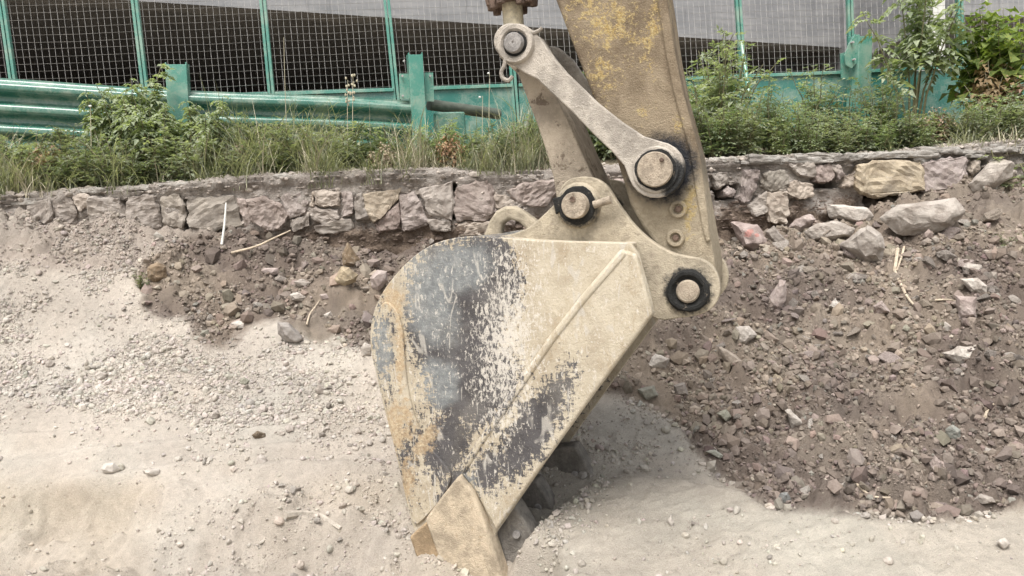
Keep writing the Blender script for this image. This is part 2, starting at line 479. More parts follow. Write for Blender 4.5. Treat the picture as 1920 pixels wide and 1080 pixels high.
PALE = np.array([0.455, 0.415, 0.367]); PALE2 = np.array([0.41, 0.38, 0.345])
SAND = np.array([0.43, 0.38, 0.312]); BERM = np.array([0.375, 0.348, 0.306])
BROWN = np.array([0.155, 0.128, 0.112]); BROWN2 = np.array([0.255, 0.216, 0.178]); GREY = np.array([0.33, 0.29, 0.258])
def ground_col(x, y, z):
    px, py, br, gr = zone(x, y, z)
    n = np.clip(0.5 + 1.5 * fbm(x, y, 0.5, 4, 71), 0, 1)[:, None]
    c = PALE * n + PALE2 * (1 - n)
    c = c * (1 + 0.42 * fbm(x, y * 1.6, 0.75, 5, 79, 0.6))[:, None]
    s = (smooth(870, 940, py) * (1 - smooth(900, 1000, px)))[:, None] * np.clip(0.5 + 2 * fbm(x, y, 0.7, 3, 72), 0, 1)[:, None]
    c = c * (1 - s) + SAND * s
    b = (smooth(860, 940, py) * smooth(940, 1040, px))[:, None]
    bb = BERM * (1 + 0.14 * smooth(1150, 1600, px))[:, None] * (1 + 0.35 * fbm(x, y, 0.3, 4, 77))[:, None]
    c = c * (1 - b) + bb * b
    c = c * (1 - gr[:, None] * 0.85) + GREY * gr[:, None] * 0.85
    k = np.clip(0.5 + 3.0 * fbm(x, y, 0.45, 5, 73, 0.65), 0, 1)[:, None]
    bc = BROWN * k + BROWN2 * (1 - k)
    br = br[:, None]
    return c * (1 - br) + bc * br

nX, nY = len(gx), len(gy)
I = (np.arange(nY - 1)[:, None] * nX + np.arange(nX - 1)[None, :]).ravel()
quads = np.stack([I, I + 1, I + 1 + nX, I + nX], -1)
me = mesh_tris('ground', np.stack([fx, fy, fz], -1), quads, M_GROUND, ground_col(fx, fy, fz), True)
tag(link('ground', me), kind='structure')

def ground_z(x, y):
    return float(height(np.array([x]), np.array([y]))[0])

def ground_hit(px, py, y0=2.6):
    d = ray(px, py)
    ys = np.linspace(y0, 6.6, 900)
    P = CAM + d * ((ys - CAM[1]) / d[1])[:, None]
    g = height(P[:, 0], P[:, 1]) - P[:, 2]
    k = np.argmax(g > 0)
    if g[k] <= 0: k = -1
    return P[k]

# upper terrace behind the wall, running on under the fence and the overpass
def terrace(x, y):
    t = y - wall_y(x)
    base = 1.80 + 0.02 * np.sin(x)
    return base + np.interp(t, [-1, 0.1, 0.6, 2.0, 3.2, 80], [0, 0, 0.12, 0.42, 0.50, 0.5]) + 0.04 * fbm(x, y, 0.4, 4, 91)
tx = axis(-5, 6.5, 0.06, -160, 160); tl = np.concatenate([np.arange(0.06, 2.4, 0.05), np.arange(2.45, 9, 0.4), [12, 20, 40, 90, 180]])
TX, TL = np.meshgrid(tx, tl)
ty = TL + wall_y(TX)
tz = terrace(TX.ravel(), ty.ravel()).reshape(TX.shape)
I = (np.arange(len(tl) - 1)[:, None] * len(tx) + np.arange(len(tx) - 1)[None, :]).ravel()
V = np.stack([TX.ravel(), ty.ravel(), tz.ravel()], -1)
nn = np.clip(0.5 + 2 * fbm(V[:, 0], V[:, 1], 0.6, 4, 95), 0, 1)[:, None]
me = mesh_tris('terrace', V, np.stack([I, I + 1, I + 1 + len(tx), I + len(tx)], -1), M_GROUND,
               np.array([0.20, 0.17, 0.13]) * nn + np.array([0.12, 0.10, 0.075]) * (1 - nn), True)
tag(link('terrace', me), kind='structure')
def terr_z(x, y): return float(terrace(np.array([x]), np.array([y]))[0])

# ================================================================== excavator
EXC = empty('excavator', EO, -PSI)
tag(EXC, 'dusty yellow excavator arm with linkage and worn digging bucket pressed into the sand', 'excavator')
WB = 0.82
def mp(px, py, s=0.0):
    p = on_plane(px, py, EO + WX * s, WX) - EO
    return (float(np.dot(p, UX)), float(p[2]))
def mps(pts, s=0.0): return [mp(x, y, s) for x, y in pts]

def cr(pts, n=5, closed=False):
    P = [np.array(p, float) for p in pts]; out = []
    m = len(P)
    for i in range(m if closed else m - 1):
        if closed: a, b, c, d = P[i - 1], P[i], P[(i + 1) % m], P[(i + 2) % m]
        else: a, b, c, d = P[max(i - 1, 0)], P[i], P[i + 1], P[min(i + 2, m - 1)]
        for k in range(n):
            t = k / n
            out.append(tuple(0.5 * ((2 * b) + (c - a) * t + (2 * a - 5 * b + 4 * c - d) * t * t + (3 * b - a - 3 * c + d) * t ** 3)))
    if not closed: out.append(tuple(P[-1]))
    return out

def prism(name, poly, s0, s1, mat, parent, bevel=0.006, seg=2, sharp=35):
    n = len(poly)
    V = [(u, s0, z) for u, z in poly] + [(u, s1, z) for u, z in poly]
    area = sum(poly[i][0] * poly[(i + 1) % n][1] - poly[(i + 1) % n][0] * poly[i][1] for i in range(n))
    f0 = list(range(n)); f1 = list(range(n, 2 * n))[::-1]
    sides = [(i, i + n, (i + 1) % n + n, (i + 1) % n) for i in range(n)]
    Fc = [f0, f1] + sides
    if area < 0: Fc = [f[::-1] for f in Fc]
    me = mesh(name, V, Fc, mat, sharp=sharp)
    o = link(name, me, parent)
    if bevel:
        b = o.modifiers.new('bevel', 'BEVEL'); b.width = bevel; b.segments = seg; b.limit_method = 'ANGLE'; b.angle_limit = R(40)
        b.harden_normals = False
    return o

def lathe_s(name, cu, cz, prof, mat, parent, n=36, sharp=30, wob=0.0):
    """turn a (s, r) profile about an axis across the machine"""
    V, Fc = [], []
    for s, r in prof:
        for k in range(n):
            a = 2 * math.pi * k / n; q = r * (1 + wob * (math.sin(3 * a + cu * 40) * 0.5 + math.sin(7 * a + s * 300) * 0.35 + math.sin(13 * a + cz * 90) * 0.25)); V.append((cu + q * math.cos(a), s + wob * 0.03 * math.sin(5 * a + cu * 9), cz + q * math.sin(a)))
    m = len(prof)
    for i in range(m - 1):
        for k in range(n):
            a, b = i * n + k, i * n + (k + 1) % n
            Fc.append((a, b, b + n, a + n))
    Fc.append(list(range(n))[::-1]); Fc.append([(m - 1) * n + k for k in range(n)])
    return link(name, mesh(name, V, Fc, mat, sharp=sharp), parent)

def tube(name, pts, rad, mat, parent=None, n=8, cap=True):
    """tube along 3-D points; rad number or list"""
    P = [Vector(p) for p in pts]; m = len(P)
    rad = rad if isinstance(rad, (list, tuple)) else [rad] * m
    V, Fc = [], []
    prev = None
    for i in range(m):
        t = (P[min(i + 1, m - 1)] - P[max(i - 1, 0)]).normalized()
        a = prev if prev is not None else (Vector((0, 0, 1)) if abs(t.z) < 0.9 else Vector((1, 0, 0)))
        e1 = (a - t * a.dot(t)).normalized(); e2 = t.cross(e1); prev = e1
        for k in range(n):
            q = 2 * math.pi * k / n
            V.append(P[i] + (e1 * math.cos(q) + e2 * math.sin(q)) * rad[i])
    for i in range(m - 1):
        for k in range(n):
            a, b = i * n + k, i * n + (k + 1) % n
            Fc.append((a, b, b + n, a + n))
    if cap:
        Fc.append(list(range(n))[::-1]); Fc.append([(m - 1) * n + k for k in range(n)])
    me = mesh(name, V, Fc, mat, sharp=40)
    return link(name, me, parent)

# ---- excavator materials (wear and dirt with shapes of their own, in machine coordinates)
def mscale(px): return px * 0.0022

def mat_dusty_steel(name, dust=(0.47, 0.41, 0.325), dark=(0.20, 0.17, 0.14), spots=0.5, sc=1.0, grease=(), thr=0.60):
    m = MT(name)
    n1 = m.noise(7 * sc, 6, 0.65); n2 = m.noise(45 * sc, 5, 0.7); n3 = m.noise(190, 3, 0.6)
    c = m.mix(m.step(n1, 0.36, 0.60), tuple(x * 0.60 for x in dust), dust)
    n5 = m.noise(22 * sc, 6, 0.75, m.scale(m.obj(), (1, 1, 0.45)))
    c = m.mix(m.math('MULTIPLY', m.step(n5, 0.50, 0.66), 0.5), c, tuple(x * 0.55 for x in dust))
    c = m.mix(m.math('MULTIPLY', m.step(n2, 0.52, 0.72), 0.4), c, tuple(min(1, x * 1.2) for x in dust))
    sp = m.noise(16 * sc, 4, 0.75, dist=0.4)
    c = m.mix(m.math('MULTIPLY', m.step(sp, thr, thr + 0.07), spots), c, dark)
    rg = 0.9
    for (px, py, s, rx, rz) in grease:
        u, z = mp(px, py, s)
        e = m.ell(u, z, mscale(rx), mscale(rz))
        g = m.step(m.math('ADD', e, m.math('MULTIPLY', m.math('SUBTRACT', n2, 0.5), 0.9)), 0.0, 0.35)
        c = m.mix(g, c, (0.018, 0.019, 0.02))
        rg = m.math('SUBTRACT', rg, m.math('MULTIPLY', g, 0.45))
    c = m.mix(m.math('MULTIPLY', m.step(n3, 0.54, 0.70), 0.22), c, tuple(x * 0.5 for x in dust))
    h = m.math('ADD', m.math('MULTIPLY', n1, 0.5), m.math('ADD', m.math('MULTIPLY', n2, 0.7), m.math('MULTIPLY', n3, 0.5)))
    return m.bsdf(c, rg, normal=m.bump(h, 0.75, 0.014), spec=0.3)

M_LINK = mat_dusty_steel('dusty_linkage_steel', (0.47, 0.425, 0.37), grease=[(1264, 338, 0.12, 30, 50)], spots=0.28)
M_BLINK = mat_dusty_steel('muddy_linkage_steel', (0.44, 0.375, 0.295), (0.13, 0.10, 0.075), 0.9, 0.8, thr=0.565)
M_EAR = mat_dusty_steel('sandy_bucket_steel', (0.46, 0.40, 0.305), (0.17, 0.14, 0.11), 0.4,
                        grease=[(1085, 390, 0.14, 46, 42), (1288, 545, 0.14, 50, 50)])
M_PIN = mat_dusty_steel('worn_pin_steel', (0.44, 0.37, 0.29), (0.15, 0.11, 0.08), 0.8, 2.5)
M_PIN2 = mat_dusty_steel('polished_pin_steel', (0.36, 0.34, 0.325), (0.24, 0.22, 0.20), 0.6, 3)
M_SEAL = mat_dusty_steel('gritty_grease', (0.024, 0.024, 0.023), (0.16, 0.13, 0.10), 0.8, 2.2)
M_RUST = mat_dusty_steel('rusty_steel', (0.19, 0.135, 0.105), (0.07, 0.05, 0.042), 0.8, 2)
M_CUT = mat_dusty_steel('sand_caked_steel', (0.54, 0.45, 0.335), (0.36, 0.27, 0.175), 0.6, 1.6)
M_CUT2 = mat_dusty_steel('clay_caked_steel', (0.40, 0.295, 0.185), (0.28, 0.20, 0.12), 0.5, 1.4)
M_TOOTH = mat_dusty_steel('bare_tooth_steel', (0.25, 0.23, 0.205), (0.13, 0.125, 0.12), 0.6, 2)
M_INNER = mat_dusty_steel('bucket_inner_steel', (0.20, 0.185, 0.16), (0.10, 0.09, 0.08), 0.5, 1)
M_ROD = mat_dusty_steel('dusty_chrome', (0.80, 0.72, 0.54), (0.60, 0.50, 0.34), 0.4, 2)

def mat_arm():
    m = MT('flaking_yellow_paint')
    n1 = m.noise(4.5, 6, 0.7); n2 = m.noise(30, 6, 0.75); n3 = m.noise(150, 4, 0.7); n4 = m.noise(70, 3, 0.7)
    dust = m.mix(m.step(n1, 0.35, 0.65), (0.165, 0.124, 0.082), (0.305, 0.245, 0.17))
    dust = m.mix(m.math('MULTIPLY', m.step(n3, 0.5, 0.75), 0.45), dust, (0.38, 0.32, 0.235))
    # lower end is dustier and paler
    u, z = mp(1270, 460, 0.215)
    lo = m.step(m.math('ADD', m.ell(u, z, 0.42, 0.42), m.math('MULTIPLY', n1, 0.5)), 0.25, 0.75)
    dust = m.mix(lo, dust, m.mix(m.step(n2, 0.4, 0.65), (0.35, 0.295, 0.215), (0.47, 0.40, 0.295)))
    yel = m.mix(m.step(n4, 0.4, 0.65), (0.40, 0.275, 0.085), (0.50, 0.405, 0.21))
    tot = None
    for px, py, rx, rz, rt in ((1150, 50, 125, 105, 0.2), (1125, 140, 70, 80, 0.3), (1222, 60, 30, 160, -0.2), (1295, 380, 18, 90, -0.1), (1190, -150, 170, 180, 0), (1100, 0, 60, 90, 0),
                               (1268, 235, 17, 24, 0), (1290, 352, 32, 18, 0), (1205, 205, 24, 14, 0), (1055, 60, 14, 110, -0.25), (1000, -500, 260, 320, 0)):
        uu, zz = mp(px, py, 0.215)
        e = m.ell(uu, zz, mscale(rx), mscale(rz), rt)
        e = m.math('MAXIMUM', e, -1.0)
        tot = e if tot is None else m.math('MAXIMUM', tot, e)
    fac = m.math('ADD', m.math('MULTIPLY', tot, 0.55), m.math('ADD', m.math('MULTIPLY', m.math('SUBTRACT', m.math('ADD', m.math('MULTIPLY', n2, 0.6), m.math('MULTIPLY', n4, 0.4)), 0.5), 3.2), m.math('MULTIPLY', m.math('SUBTRACT', n1, 0.5), 0.9)))
    c = m.mix(m.math('MULTIPLY', m.step(fac, 0.30, 0.60), 0.8), dust, yel)
    uu, zz = mp(1243, 318, 0.215)
    e = m.ell(uu, zz, mscale(82), mscale(78), 0.6)
    g = m.step(m.math('ADD', e, m.math('MULTIPLY', m.math('SUBTRACT', n2, 0.5), 0.7)), 0.02, 0.42)
    c = m.mix(g, c, (0.016, 0.018, 0.024))
    rg = m.math('SUBTRACT', 0.85, m.math('MULTIPLY', g, 0.4))
    h = m.math('ADD', m.math('MULTIPLY', n2, 0.6), m.math('MULTIPLY', n3, 0.5))
    return m.bsdf(c, rg, normal=m.bump(h, 0.9, 0.02), spec=0.3)
M_ARM = mat_arm()

def mat_plate():
    m = MT('scraped_bucket_plate')
    n1 = m.noise(5, 6, 0.65); n2 = m.noise(28, 6, 0.72); n3 = m.noise(120, 4, 0.7)
    st = m.noise(55, 5, 0.75, m.scale(m.obj(), (1.0, 1, 0.42)), 0.3)     # drips / scrapes, longer downwards
    sand = m.mix(m.step(n1, 0.34, 0.62), (0.37, 0.315, 0.235), (0.49, 0.435, 0.34))
    sand = m.mix(m.math('MULTIPLY', m.step(n2, 0.55, 0.72), 0.5), sand, (0.36, 0.295, 0.20))
    sand = m.mix(m.math('MULTIPLY', m.step(n3, 0.58, 0.75), 0.45), sand, (0.66, 0.59, 0.45))
    sn = m.noise(11, 6, 0.75, m.scale(m.obj(), (1, 1, 0.6)), 0.5)
    sand = m.mix(m.math('MULTIPLY', m.step(sn, 0.52, 0.66), 0.55), sand, (0.33, 0.262, 0.175))
    sand = m.mix(m.math('MULTIPLY', m.step(m.noise(70, 5, 0.8, dist=0.5), 0.60, 0.67), 0.6), sand, (0.16, 0.13, 0.10))
    pol = m.mix(m.step(n1, 0.40, 0.58), (0.048, 0.044, 0.046), (0.085, 0.080, 0.082))
    # blue-grey bare steel on the outer side of the patch
    bl = None
    for px, py, rx, rz, rt in ((800, 560, 75, 120, 0.3), (860, 500, 90, 60, 0.3), (815, 720, 60, 60, 0), (870, 930, 30, 80, -0.35), (720, 650, 30, 100, 0)):
        u, z = mp(px, py); e = m.math('MAXIMUM', m.ell(u, z, mscale(rx), mscale(rz), rt), -1.0)
        bl = e if bl is None else m.math('MAXIMUM', bl, e)
    blf = m.step(m.math('ADD', bl, m.math('MULTIPLY', m.math('SUBTRACT', n1, 0.5), 1.2)), -0.05, 0.5)
    pol = m.mix(blf, pol, m.mix(m.step(n2, 0.4, 0.65), (0.155, 0.165, 0.17), (0.25, 0.26, 0.255)))
    tot = None
    for px, py, rx, rz, rt, wt_ in ((850, 600, 122, 185, 0.05, 1.3), (905, 530, 90, 110, 0.0, 1.5), (885, 720, 125, 110, 0.5, 1.0), (840, 830, 60, 95, -0.4, 0.9), (1000, 800, 165, 50, 0.96, 0.8),
                               (985, 825, 100, 40, 0.96, 1.0), (925, 870, 70, 40, 0.9, 0.7), (855, 920, 36, 80, -0.5, 1.0), (722, 650, 34, 120, 0.0, 0.45), (770, 850, 40, 120, -0.3, 0.35)):
        u, z = mp(px, py); e = m.math('MAXIMUM', m.math('MULTIPLY', m.ell(u, z, mscale(rx), mscale(rz), rt), wt_), -1.0)
        tot = e if tot is None else m.math('MAXIMUM', tot, e)
    st2 = m.noise(60, 5, 0.78, m.n('ShaderNodeMapping', {'Vector': m.obj(), 'Rotation': (0, 0.62, 0), 'Scale': (0.35, 1, 1.2)}).outputs[0], 0.3)   # scrapes across the edge plate
    stm = m.math('ADD', m.math('MULTIPLY', st, 0.55), m.math('MULTIPLY', st2, 0.45))
    f = m.math('ADD', m.math('MULTIPLY', tot, 1.5), m.math('ADD', m.math('MULTIPLY', m.math('SUBTRACT', n1, 0.5), 0.8), m.math('MULTIPLY', m.math('SUBTRACT', stm, 0.5), 5.0)))
    k = m.step(f, 0.16, 0.36)
    c = m.mix(k, sand, pol)
    # pale flecks and scratches on the polished patch
    fl = m.noise(62, 5, 0.8, m.scale(m.obj(), (1.3, 1, 0.5)), 0.8)
    u, z = mp(950, 640)
    rt_ = m.math('MULTIPLY', m.math('MAXIMUM', m.ell(u, z, mscale(90), mscale(260), -0.15), 0.0), 0.12)
    fl2 = m.math('ADD', m.math('MULTIPLY', fl, 0.6), m.math('MULTIPLY', m.noise(24, 6, 0.8, dist=1.2), 0.4))
    c = m.mix(m.math('MULTIPLY', m.step(m.math('ADD', fl2, rt_), 0.545, 0.60), 0.85), c, (0.60, 0.56, 0.50))
    film = m.step(m.noise(3.2, 5, 0.6), 0.48, 0.68)
    c = m.mix(m.math('MULTIPLY', film, 0.14), c, (0.50, 0.46, 0.39))
    for rot, sx, th in ((0.6, 7.0, 0.012), (-0.9, 5.0, 0.010)):
        v = m.n('ShaderNodeMapping', {'Vector': m.obj(), 'Rotation': (0, rot, 0), 'Scale': (sx, 1, sx * 0.22)}).outputs[0]
        d = m.math('ABSOLUTE', m.math('SUBTRACT', m.noise(1.0, 2, 0.5, v), 0.5))
        lm = m.math('MULTIPLY', m.step(d, th, th * 0.3), m.step(m.noise(9, 2, 0.5), 0.52, 0.6))
        c = m.mix(m.math('MULTIPLY', lm, 0.6), c, (0.5, 0.47, 0.42))
    # ochre clay streak along the heel
    oc = None
    for px, py, rx, rz, rt in ((745, 800, 40, 75, -0.25), (752, 660, 13, 105, -0.03), (735, 560, 34, 40, 0.6), (765, 900, 22, 70, -0.2), (800, 830, 26, 60, -0.6)):
        u, z = mp(px, py); e = m.math('MAXIMUM', m.ell(u, z, mscale(rx), mscale(rz), rt), -1.0)
        oc = e if oc is None else m.math('MAXIMUM', oc, e)
    of = m.step(m.math('ADD', oc, m.math('MULTIPLY', m.math('SUBTRACT', n2, 0.5), 3.4)), 0.1, 0.6)
    c = m.mix(m.math('MULTIPLY', of, 0.7), c, m.mix(m.step(n3, 0.4, 0.65), (0.36, 0.25, 0.14), (0.52, 0.42, 0.28)))
    rg = m.math('SUBTRACT', 0.92, m.math('MULTIPLY', k, 0.42))
    h = m.math('ADD', m.math('MULTIPLY', n2, 0.5), m.math('ADD', m.math('MULTIPLY', st, 0.5), m.math('MULTIPLY', n3, 0.3)))
    return m.bsdf(c, rg, normal=m.bump(h, 0.8, 0.012), spec=0.4)
M_PLATE = mat_plate()

# ---- bucket
back_px = cr([(1182, 457), (1100, 455), (1000, 452), (930, 446), (870, 445), (815, 458), (773, 485), (735, 525), (708, 568), (696, 615), (697, 660), (708, 710), (722, 770),
              (738, 830), (752, 890), (763, 940), (776, 990), (800, 1045), (830, 1095), (862, 1135)], 4)
back = mps(back_px)
mouth = mps([(905, 1130), (930, 1000), (1020, 870), (1110, 745), (1226, 588), (1219, 555), (1196, 474)])

def offset_line(pts, d):
    out = []
    n = len(pts)
    for i in range(n):
        a = np.array(pts[max(i - 1, 0)]); b = np.array(pts[min(i + 1, n - 1)])
        t = (b - a) / (np.linalg.norm(b - a) + 1e-9)
        out.append(tuple(np.array(pts[i]) + d * np.array([-t[1], t[0]])))
    return out
inner = offset_line(back, 0.022)
def shell_mesh(s0, s1):
    n = len(back); V = []; Fc = []
    ss = np.linspace(s0, s1, 9)
    for k, s in enumerate(ss):
        V += [(u, s, z) for u, z in back] + [(u, s, z) for u, z in inner]
    for k in range(len(ss) - 1):
        o0, o1 = k * 2 * n, (k + 1) * 2 * n
        for i in range(n - 1):
            Fc.append((o0 + i, o0 + i + 1, o1 + i + 1, o1 + i)[::-1])
            Fc.append((o0 + n + i, o1 + n + i, o1 + n + i + 1, o0 + n + i + 1)[::-1])
        for i in (0, n - 1):
            q = (o0 + i, o1 + i, o1 + n + i, o0 + n + i)
            Fc.append(q if i == 0 else q[::-1])
    for o0, fl in ((0, False), ((len(ss) - 1) * 2 * n, True)):
        for i in range(n - 1):
            q = (o0 + i, o0 + n + i, o0 + n + i + 1, o0 + i + 1)
            Fc.append(q[::-1] if fl else q)
    bm = bmesh.new()
    vs = [bm.verts.new(v) for v in V]
    for f in Fc: bm.faces.new([vs[i] for i in f])
    bmesh.ops.recalc_face_normals(bm, faces=bm.faces)
    return from_bm('bucket_shell', bm, M_PLATE, sharp=38)
BUCK = o = link('bucket', shell_mesh(0.006, WB - 0.006), EXC)
b = o.modifiers.new('bevel', 'BEVEL'); b.width = 0.006; b.segments = 2; b.limit_method = 'ANGLE'; b.angle_limit = R(50)
plate_poly = [p for p in offset_line(back, -0.003)] + mouth
prism('side_plate', plate_poly, 0.0, 0.030, M_PLATE, BUCK, 0.004)
prism('side_plate', plate_poly, WB - 0.030, WB, M_PLATE, BUCK, 0.004)
edge_px = [(1172, 468), (1196, 476), (1218, 556), (1226, 588), (1110, 745), (1020, 870), (934, 992), (894, 915), (868, 884), (905, 822), (970, 730), (1040, 628)]
prism('edge_reinforcement', mps(edge_px), -0.030, 0.008, M_PLATE, BUCK, 0.012, 3)
prism('edge_reinforcement', mps(edge_px), WB - 0.008, WB + 0.020, M_PLATE, BUCK, 0.010, 3)
rib_line = mps([(1174, 470), (1100, 556), (1040, 632), (970, 734), (905, 826), (872, 880)])
prism('stiffener_rib', offset_line(rib_line, -0.017) + offset_line(rib_line, 0.017)[::-1], -0.036, 0.004, M_PLATE, BUCK, 0.012, 3)
heel_px = [(706, 596), (699, 640), (703, 670), (713, 715), (728, 775), (744, 835), (757, 890), (768, 940), (779, 982), (806, 962), (838, 920), (846, 885), (815, 845), (787, 800), (769, 740), (761, 680), (757, 620), (744, 580), (722, 566)]
prism('heel_wear_plate', cr(mps(heel_px), 3, True), -0.012, 0.010, M_PLATE, BUCK, 0.005)
prism('heel_wear_plate', cr(mps(heel_px), 3, True), WB - 0.010, WB + 0.012, M_PLATE, BUCK, 0.005)
cut_px = [(868, 885), (838, 922), (806, 966), (822, 1010), (840, 1062), (862, 1130), (905, 1185), (958, 1190), (975, 1160), (956, 1090), (931, 1012), (893, 912)]
prism('side_cutter', mps(cut_px), -0.055, 0.035, M_CUT, BUCK, 0.012, 3)
prism('side_cutter', mps(cut_px), WB - 0.035, WB + 0.055, M_CUT, BUCK, 0.012, 3)
prism('corner_shroud', mps([(775, 1000), (806, 973), (820, 1005), (837, 1044), (792, 1050)]), -0.042, 0.10, M_CUT2, BUCK, 0.010, 3)
# lip and teeth
lip_px = [(776, 985), (862, 1128), (905, 1128), (880, 1060), (812, 965)]
prism('lip_plate', mps(lip_px), 0.038, WB - 0.038, M_TOOTH, BUCK, 0.008)
tooth_px = [(850, 1010), (898, 962), (957, 955), (976, 985), (996, 1022), (1024, 1090), (1046, 1175), (965, 1165), (880, 1110)]
for s in (0.050, 0.37, 0.66):
    t = prism('tooth', mps([(x + 48, y - 34) for x, y in tooth_px] if s > 0.6 else tooth_px), s, s + 0.11, M_TOOTH, BUCK, 0.012, 3)
    lathe_s('tooth_pin', *(mp(1006, 984) if s > 0.6 else mp(962, 1010)), [(s - 0.012, 0.016), (s - 0.010, 0.018), (s + 0.06, 0.018)], M_PIN2, BUCK, 14)
# ears on top of the bucket, straddling the arm
ES = 0.14
ear_px = [(905, 449), (950, 441), (990, 427), (1024, 398), (1046, 374), (1052, 352), (1066, 337), (1090, 331), (1116, 334), (1137, 348), (1150, 368), (1168, 395), (1192, 425), (1222, 452),
          (1258, 473), (1290, 481), (1318, 487), (1340, 505), (1350, 532), (1348, 558), (1335, 578), (1312, 590), (1275, 596), (1230, 598), (1180, 560), (1120, 520), (1000, 500), (930, 490)]
for s0, s1 in ((ES, ES + 0.05), (WB - ES - 0.05, WB - ES)):
    prism('mounting_ear', cr(mps(ear_px, ES), 3, True), s0, s1, M_EAR, BUCK, 0.005, 2)
P2 = mp(1085, 385, ES); P3 = mp(1291, 545, ES)
lathe_s('ear_boss', *P2, [(ES - 0.028, 0.078), (ES - 0.022, 0.088), (ES - 0.006, 0.094), (ES + 0.01, 0.100)], M_EAR, BUCK)
# lifting eye on the bucket back
eye_px = [(900, 466), (908, 440), (918, 414), (930, 396), (946, 387), (964, 386), (982, 396), (1004, 412), (1032, 432), (1045, 466), (1000, 462), (990, 432), (972, 416), (955, 411), (942, 420), (940, 436), (948, 466)]
prism('lifting_eye', mps(eye_px, 0.37), 0.36, 0.42, M_EAR, BUCK, 0.014, 3)

# ---- arm (stick)
A0, A1 = 0.215, 0.605
arm_px = [(690, -900), (1042, 0), (1078, 95), (1120, 202), (1148, 275), (1166, 330), (1182, 385), (1204, 425), (1236, 470), (1252, 520), (1262, 560), (1290, 590), (1322, 585), (1338, 560),
          (1342, 500), (1330, 432), (1314, 345), (1305, 284), (1288, 222), (1273, 166), (1258, 89), (1245, 0), (1102, -900)]
ARM = prism('arm', mps(arm_px, A0), A0, A1, M_ARM, EXC, 0.014, 3, 30)
# projecting bottom plate along the arm's right edge
rib_px = [(1088, -900), (1232, 0), (1246, 89), (1261, 166), (1276, 222), (1293, 284), (1302, 345), (1316, 425), (1324, 455), (1332, 450), (1320, 345), (1311, 284), (1294, 222), (1279, 166), (1264, 89), (1251, 0), (1108, -900)]
prism('edge_flange', mps(rib_px, A0 - 0.012), A0 - 0.014, A0 + 0.006, M_ARM, ARM, 0.006)
for px, py, hole in ((1272, 392, 0), (1267, 446, 1)):
    c = mp(px, py, A0)
    r = mscale(17)
    lathe_s('bolt_boss', *c, [(A0 + 0.002, r), (A0 - 0.012, r), (A0 - 0.018, r * 0.88), (A0 - 0.018, r * 0.62), (A0 - 0.004, r * 0.50)], M_ARM, ARM, 24)
    lathe_s('bolt', *c, [(A0 + 0.0, r * 0.40), (A0 - 0.010, r * 0.40), (A0 - 0.013, r * 0.28)], M_RUST, ARM, 6)
P1 = mp(966, 82, 0.11); PA = mp(1229, 318, 0.11)
# ---- links
LS0, LS1 = 0.12, 0.18
def circ(c, r, a0, a1, n):
    return [(c[0] + r * math.cos(R(a0 + (a1 - a0) * i / n)), c[1] + r * math.sin(R(a0 + (a1 - a0) * i / n))) for i in range(n + 1)]
r1, rA = mscale(38), mscale(51)
ln = circ(P1, r1, 30, 258, 14) + mps([(982, 136), (1007, 148), (1034, 174), (1070, 207), (1111, 250), (1147, 284), (1170, 310)], 0.12) + circ(PA, rA, 196, 438, 16) + mps([(1206, 255), (1161, 225), (1117, 190), (1058, 133), (1034, 104), (1012, 70)], 0.12)
near = prism('side_link', ln, LS0, LS1, M_LINK, EXC, 0.005, 2, 30)
far = prism('side_link', ln, WB - LS1, WB - LS0, M_LINK, EXC, 0.010, 3, 30)
lathe_s('link_boss', *P1, [(LS0 + 0.01, r1 * 0.98), (LS0 - 0.014, r1 * 0.96), (LS0 - 0.022, r1 * 0.90), (LS0 - 0.022, r1 * 0.72), (LS0 - 0.010, r1 * 0.60)], M_LINK, near)
lathe_s('seal_ring', *P1, [(LS0 + 0.0, mscale(23)), (LS0 - 0.016, mscale(23)), (LS0 - 0.018, mscale(20))], M_SEAL, near, wob=0.05)
lathe_s('link_boss', *PA, [(LS0 + 0.01, rA * 0.84), (LS0 - 0.008, rA * 0.82), (LS0 - 0.012, rA * 0.78), (LS0 - 0.012, rA * 0.74)], M_LINK, near)
lathe_s('seal_ring', *PA, [(LS0 + 0.01, mscale(37)), (LS0 - 0.015, mscale(37)), (LS0 - 0.018, mscale(34))], M_SEAL, near, wob=0.05)
# bucket link, between the side links, down to the bucket ears
BS0, BS1 = 0.245, 0.575
P1b = mp(968, 86, BS0); P2b = mp(1088, 385, BS0)
bl = circ(P1b, mscale(40), 60, 205, 8) + mps([(972, 140), (990, 190), (1008, 235), (1026, 290), (1038, 335), (1043, 372)], BS0) + circ(P2b, mscale(46), 170, 380, 12) + mps([(1118, 350), (1108, 325), (1088, 280), (1066, 228), (1044, 184), (1020, 130), (1004, 86)], BS0)
blk = prism('bucket_link', bl, BS0, BS1, M_BLINK, EXC, 0.006, 2, 30)
